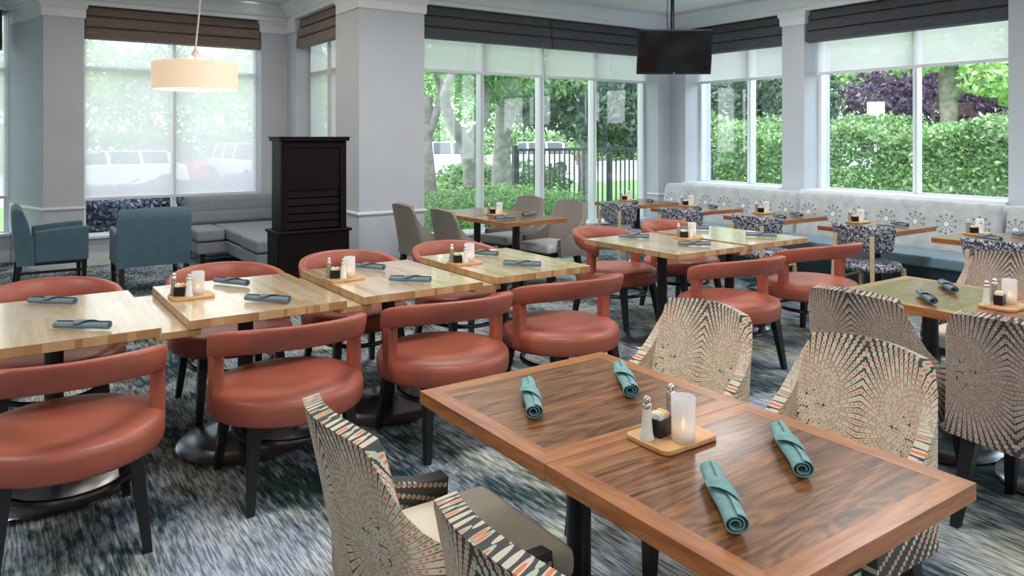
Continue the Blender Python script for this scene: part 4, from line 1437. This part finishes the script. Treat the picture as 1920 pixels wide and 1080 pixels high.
tree('dark evergreen left of the purple tree', 17.2, 11.6, [([(0, 0, 0), (0, 0, 3)], [0.25, 0.15])],
     [((0, 0, 1.9), (0.9, 0.9, 1.6)), ((0, 0, 3.6), (0.8, 0.8, 1.6)), ((0.0, 0, 5), (0.7, 0.7, 1.2))], 7000, 0.09, 'leaf_dark')
tree('plum purple leaved tree behind the right hedge', 20.2, 9.3, [([(0, 0, 0), (0, 0, 1.8)], [0.25, 0.2])],
     [((0, 0, 2.6), (2.5, 2.7, 1.7)), ((0.2, -1.6, 2.1), (1.8, 1.8, 1.3))], 14000, 0.1, 'leaf_purple')
tree('pale trunked tree with lime leaves at top right', 16.1, 7.62, [([(0, 0, 0), (0, 0.02, 1.5), (0.05, -0.03, 2.3), (0.05, 0, 3.4)], [0.2, 0.15, 0.16, 0.2]),
      ([(0, 0, 2.6), (0.3, -0.7, 3.3), (0.5, -1.3, 4.2)], [0.14, 0.1, 0.06])],
     [((-0.2, 0.6, 3.95), (1.4, 1.4, 0.8)), ((0.2, -1.5, 3.5), (1.4, 1.25, 1.15)), ((0.8, -2.7, 2.45), (1.0, 1.0, 1.0)), ((-0.4, 2.1, 4.0), (1.0, 0.9, 0.55))], 13000, 0.08, 'leaf_lime')
tree('bushy lime green tree cut by right photo edge', 19.0, 4.6, [([(0, 0, 0), (0, 0, 2)], [0.2, 0.14])],
     [((0, 0, 2.4), (1.8, 2.0, 1.9)), ((0.2, 0, 4), (1.6, 1.8, 1.4))], 9000, 0.11, 'leaf_bright')
tree('tall dark tree far behind the right hedge', 26.5, 11.0, [([(0, 0, 0), (0, 0, 4)], [0.4, 0.3])],
     [((0, 0, 4), (3.2, 4.5, 3.5)), ((0, -4, 3.6), (3, 3, 3.4))], 9000, 0.18, 'leaf_mid')

# far row of trees along the other side of the parking lot
far = [(-2, 'mid'), (4, 'lime'), (9, 'mid'), (14, 'lime'), (19, 'bright'), (24, 'lime'), (29, 'bright'), (34, 'mid'), (40, 'mid'), (47, 'bright'), (54, 'mid'), (61, 'mid'), (68, 'bright'), (75, 'mid')]
names = {'mid': 'mid green', 'lime': 'pale lime', 'bright': 'bright green'}
spot = ['beyond left photo edge blind', 'seen through blind left of the cars', 'seen through the blind above the white car', 'seen through blind above the red car', 'above the white vehicle seen through blind',
        'hidden partly by the alcove corner', 'behind the column and cabinet', 'farthest left in the wide window view', 'between the trunks in the wide window', 'far behind the fence in wide window',
        'behind the television corner', 'far behind the narrow window', 'far behind the purple tree', 'far behind the right photo edge']
for (a, k), s in zip(far, spot):
    R_ = (58 if a < 38 else 50) + 2 * math.sin(a)
    tree('%s distant tree %s' % (names[k], s), R_ * math.sin(math.radians(a)), R_ * math.cos(math.radians(a)), [([(0, 0, 0), (0.1, 0, 2), (0, 0, 4)], [0.35, 0.25, 0.15])],
         [((0, 0, 3.9), (3.2, 3.2, 3.4)), ((1.2, -1.0, 6.5), (2.3, 2.3, 2.2)), ((-1.5, 0, 5.6), (2, 2, 2.2))], 3400, 0.24, 'leaf_' + k)
t = bush('long dark green hedge across the far parking edge', [((18, 45.5, 0.7), (26, 0.7, 1.0))], 24000, 0.16, 'leaf_mid', True)


def fence():
    t = thing('metal_fence', 'dark metal picket fence outside the window corner', 'fence', (7.2, 10.3, GZ))
    L = 6.3
    b = MB()
    for z in (0.12, 1.62):
        b.box(0, L, -0.02, 0.02, z, z + 0.045)
    build('rail', b, 'fence', t)
    b = MB()
    n = int(L / 0.11)
    for i in range(n):
        x = 0.06 + i * 0.11
        b.box(x, x + 0.022, -0.011, 0.011, 0.02, 1.62)
    o = build('picket', b, 'fence', t); o['kind'] = 'stuff'
    for i in range(4):
        b = MB(); x = i * L / 3
        b.box(x - 0.035, x + 0.035, -0.035, 0.035, 0, 1.72); build('post', b, 'fence', t)


fence()


def car(name, label, x, y, rz, paint, suv=True):
    t = thing(name, label, 'car', (x, y, GZ + 0.006), rz)
    h = 1.6 if suv else 1.4
    low = [(-2.25, 0.35), (-2.3, 0.62), (-2.2, 0.95), (-1.2, 1.02), (1.95, 1.02), (2.2, 0.9), (2.25, 0.35)]
    b = MB()
    b.loft([[Vector((px, w, pz)) for px, pz in low] for w in (-0.9, -0.6, 0.6, 0.9)]); build('body', b, paint, t, 0.08, 3)
    top = [(-1.35, 1.0), (-0.65, h - 0.06), (-0.4, h), (1.45, h), (1.7, h - 0.08), (2.05, 1.0)]
    b = MB()
    b.loft([[Vector((px * (1 if pz < 1.1 else 0.97), w * (1 if pz < 1.1 else 0.84), pz)) for px, pz in top] for w in (-0.86, 0.86)]); build('cabin', b, 'carglass', t, 0.04, 2)
    b = MB(); b.box(-0.55, 1.55, -0.7, 0.7, h - 0.03, h + 0.03)
    for w in (-1, 1):
        for px in (-0.2, 0.75, 1.6):
            b.taper((px, w * 0.73, h - 0.02), (px + 0.03, w * 0.87, 1.0), 0.1, 0.1, 0.04, 0.04)
    build('roof', b, paint, t)
    for px in (-1.45, 1.45):
        for s in (-1, 1):
            b = MB(); b.tube([(px, s * 0.72, 0.33), (px, s * 0.93, 0.33)], 0.33, 24); build('wheel', b, 'tyre', t)
    for s in (-1, 1):
        b = MB(); b.box(-2.31, -2.2, s * 0.75 - 0.14, s * 0.75 + 0.14, 0.68, 0.84); build('headlamp', b, 'chrome', t)
        b = MB(); b.box(2.15, 2.24, s * 0.78 - 0.1, s * 0.78 + 0.1, 0.7, 0.9); build('tail_lamp', b, 'carred', t)
    return t


car('car', 'white sedan at left seen through the sheer blind', 3.1, 27.0, math.radians(8), 'carwhite', False)
car('car', 'red vehicle behind the blind left of mullion', 5.6, 31.0, math.radians(95), 'carred')
car('car', 'white vehicle behind the blind right of the mullion', 8.6, 30.5, math.radians(100), 'carwhite')
car('car', 'white vehicle partly hidden by alcove corner pilaster', 12.2, 30.0, math.radians(100), 'carwhite')
car('car', 'white vehicle parked beyond the trees in the wide window', 18.6, 33.5, math.radians(-30), 'carwhite')
car('car', 'dark blue car nose at the left of the wide window', 14.7, 31.2, math.radians(75), 'cargrey', False)
car('car', 'white vehicle between the trunks and the fence', 22.6, 31.0, math.radians(-30), 'carwhite')


def patio(label, x, y, rz):
    def f():
        t = thing('patio_chair', '', 'patio chair', group='grey patio chairs outside')
        b = MB(); b.box(-0.28, 0.28, -0.26, 0.26, 0.40, 0.44); build('seat', b, 'patio', t, 0.01)
        b = MB(); b.box(-0.28, 0.28, 0.24, 0.27, 0.44, 1.0, Matrix.Rotation(math.radians(-4), 4, 'X')); build('backrest', b, 'patio', t, 0.01)
        for sx in (-1, 1):
            for sy in (-1, 1):
                b = MB(); b.taper((sx * 0.24, sy * 0.22, 0.4), (sx * 0.26, sy * 0.25, 0), 0.04, 0.03); build('leg', b, 'patio', t)
        return t
    return place(f, 'patio', (x, y, GZ + 0.16), rz, label, 'grey patio chairs outside')


b = MB(); b.box(8.92, 10.8, 1.0, 7.6, GZ, GZ + 0.16); struct(build('ground_patio', b, 'asphalt'))
patio('grey patio chair outside near the hedge window mullion', 9.75, 4.75, R90)
patio('grey patio chair outside at left of the hedge window', 9.55, 5.75, R90 - 0.3)
patio('grey patio chair outside by the right photo edge', 9.5, 3.6, R90)

t = thing('sign_post', 'small pale rectangular sign on a post behind the hedge', 'sign', (14.3, 8.1, GZ))
b = MB(); b.tube([(0, 0, 0), (0, 0, 2.52)], 0.028, 10); build('post', b, 'sign', t)
M = Matrix.Rotation(math.radians(-50), 4, 'Z')
b = MB(); b.box(-0.16, 0.16, -0.04, -0.025, 2.2, 2.55, M); build('panel', b, 'sign', t, 0.005)

t = thing('lamp_post', 'thin grey lamp post on the far parking lot', 'lamp post', (8.3, 38, GZ))
b = MB(); b.tube([(0, 0, 0), (0, 0, 4.5)], 0.07, 10); build('pole', b, 'patio', t)
b = MB(); b.box(-0.5, 0.5, -0.15, 0.15, 4.45, 4.6); build('lamp_head', b, 'patio', t, 0.02)
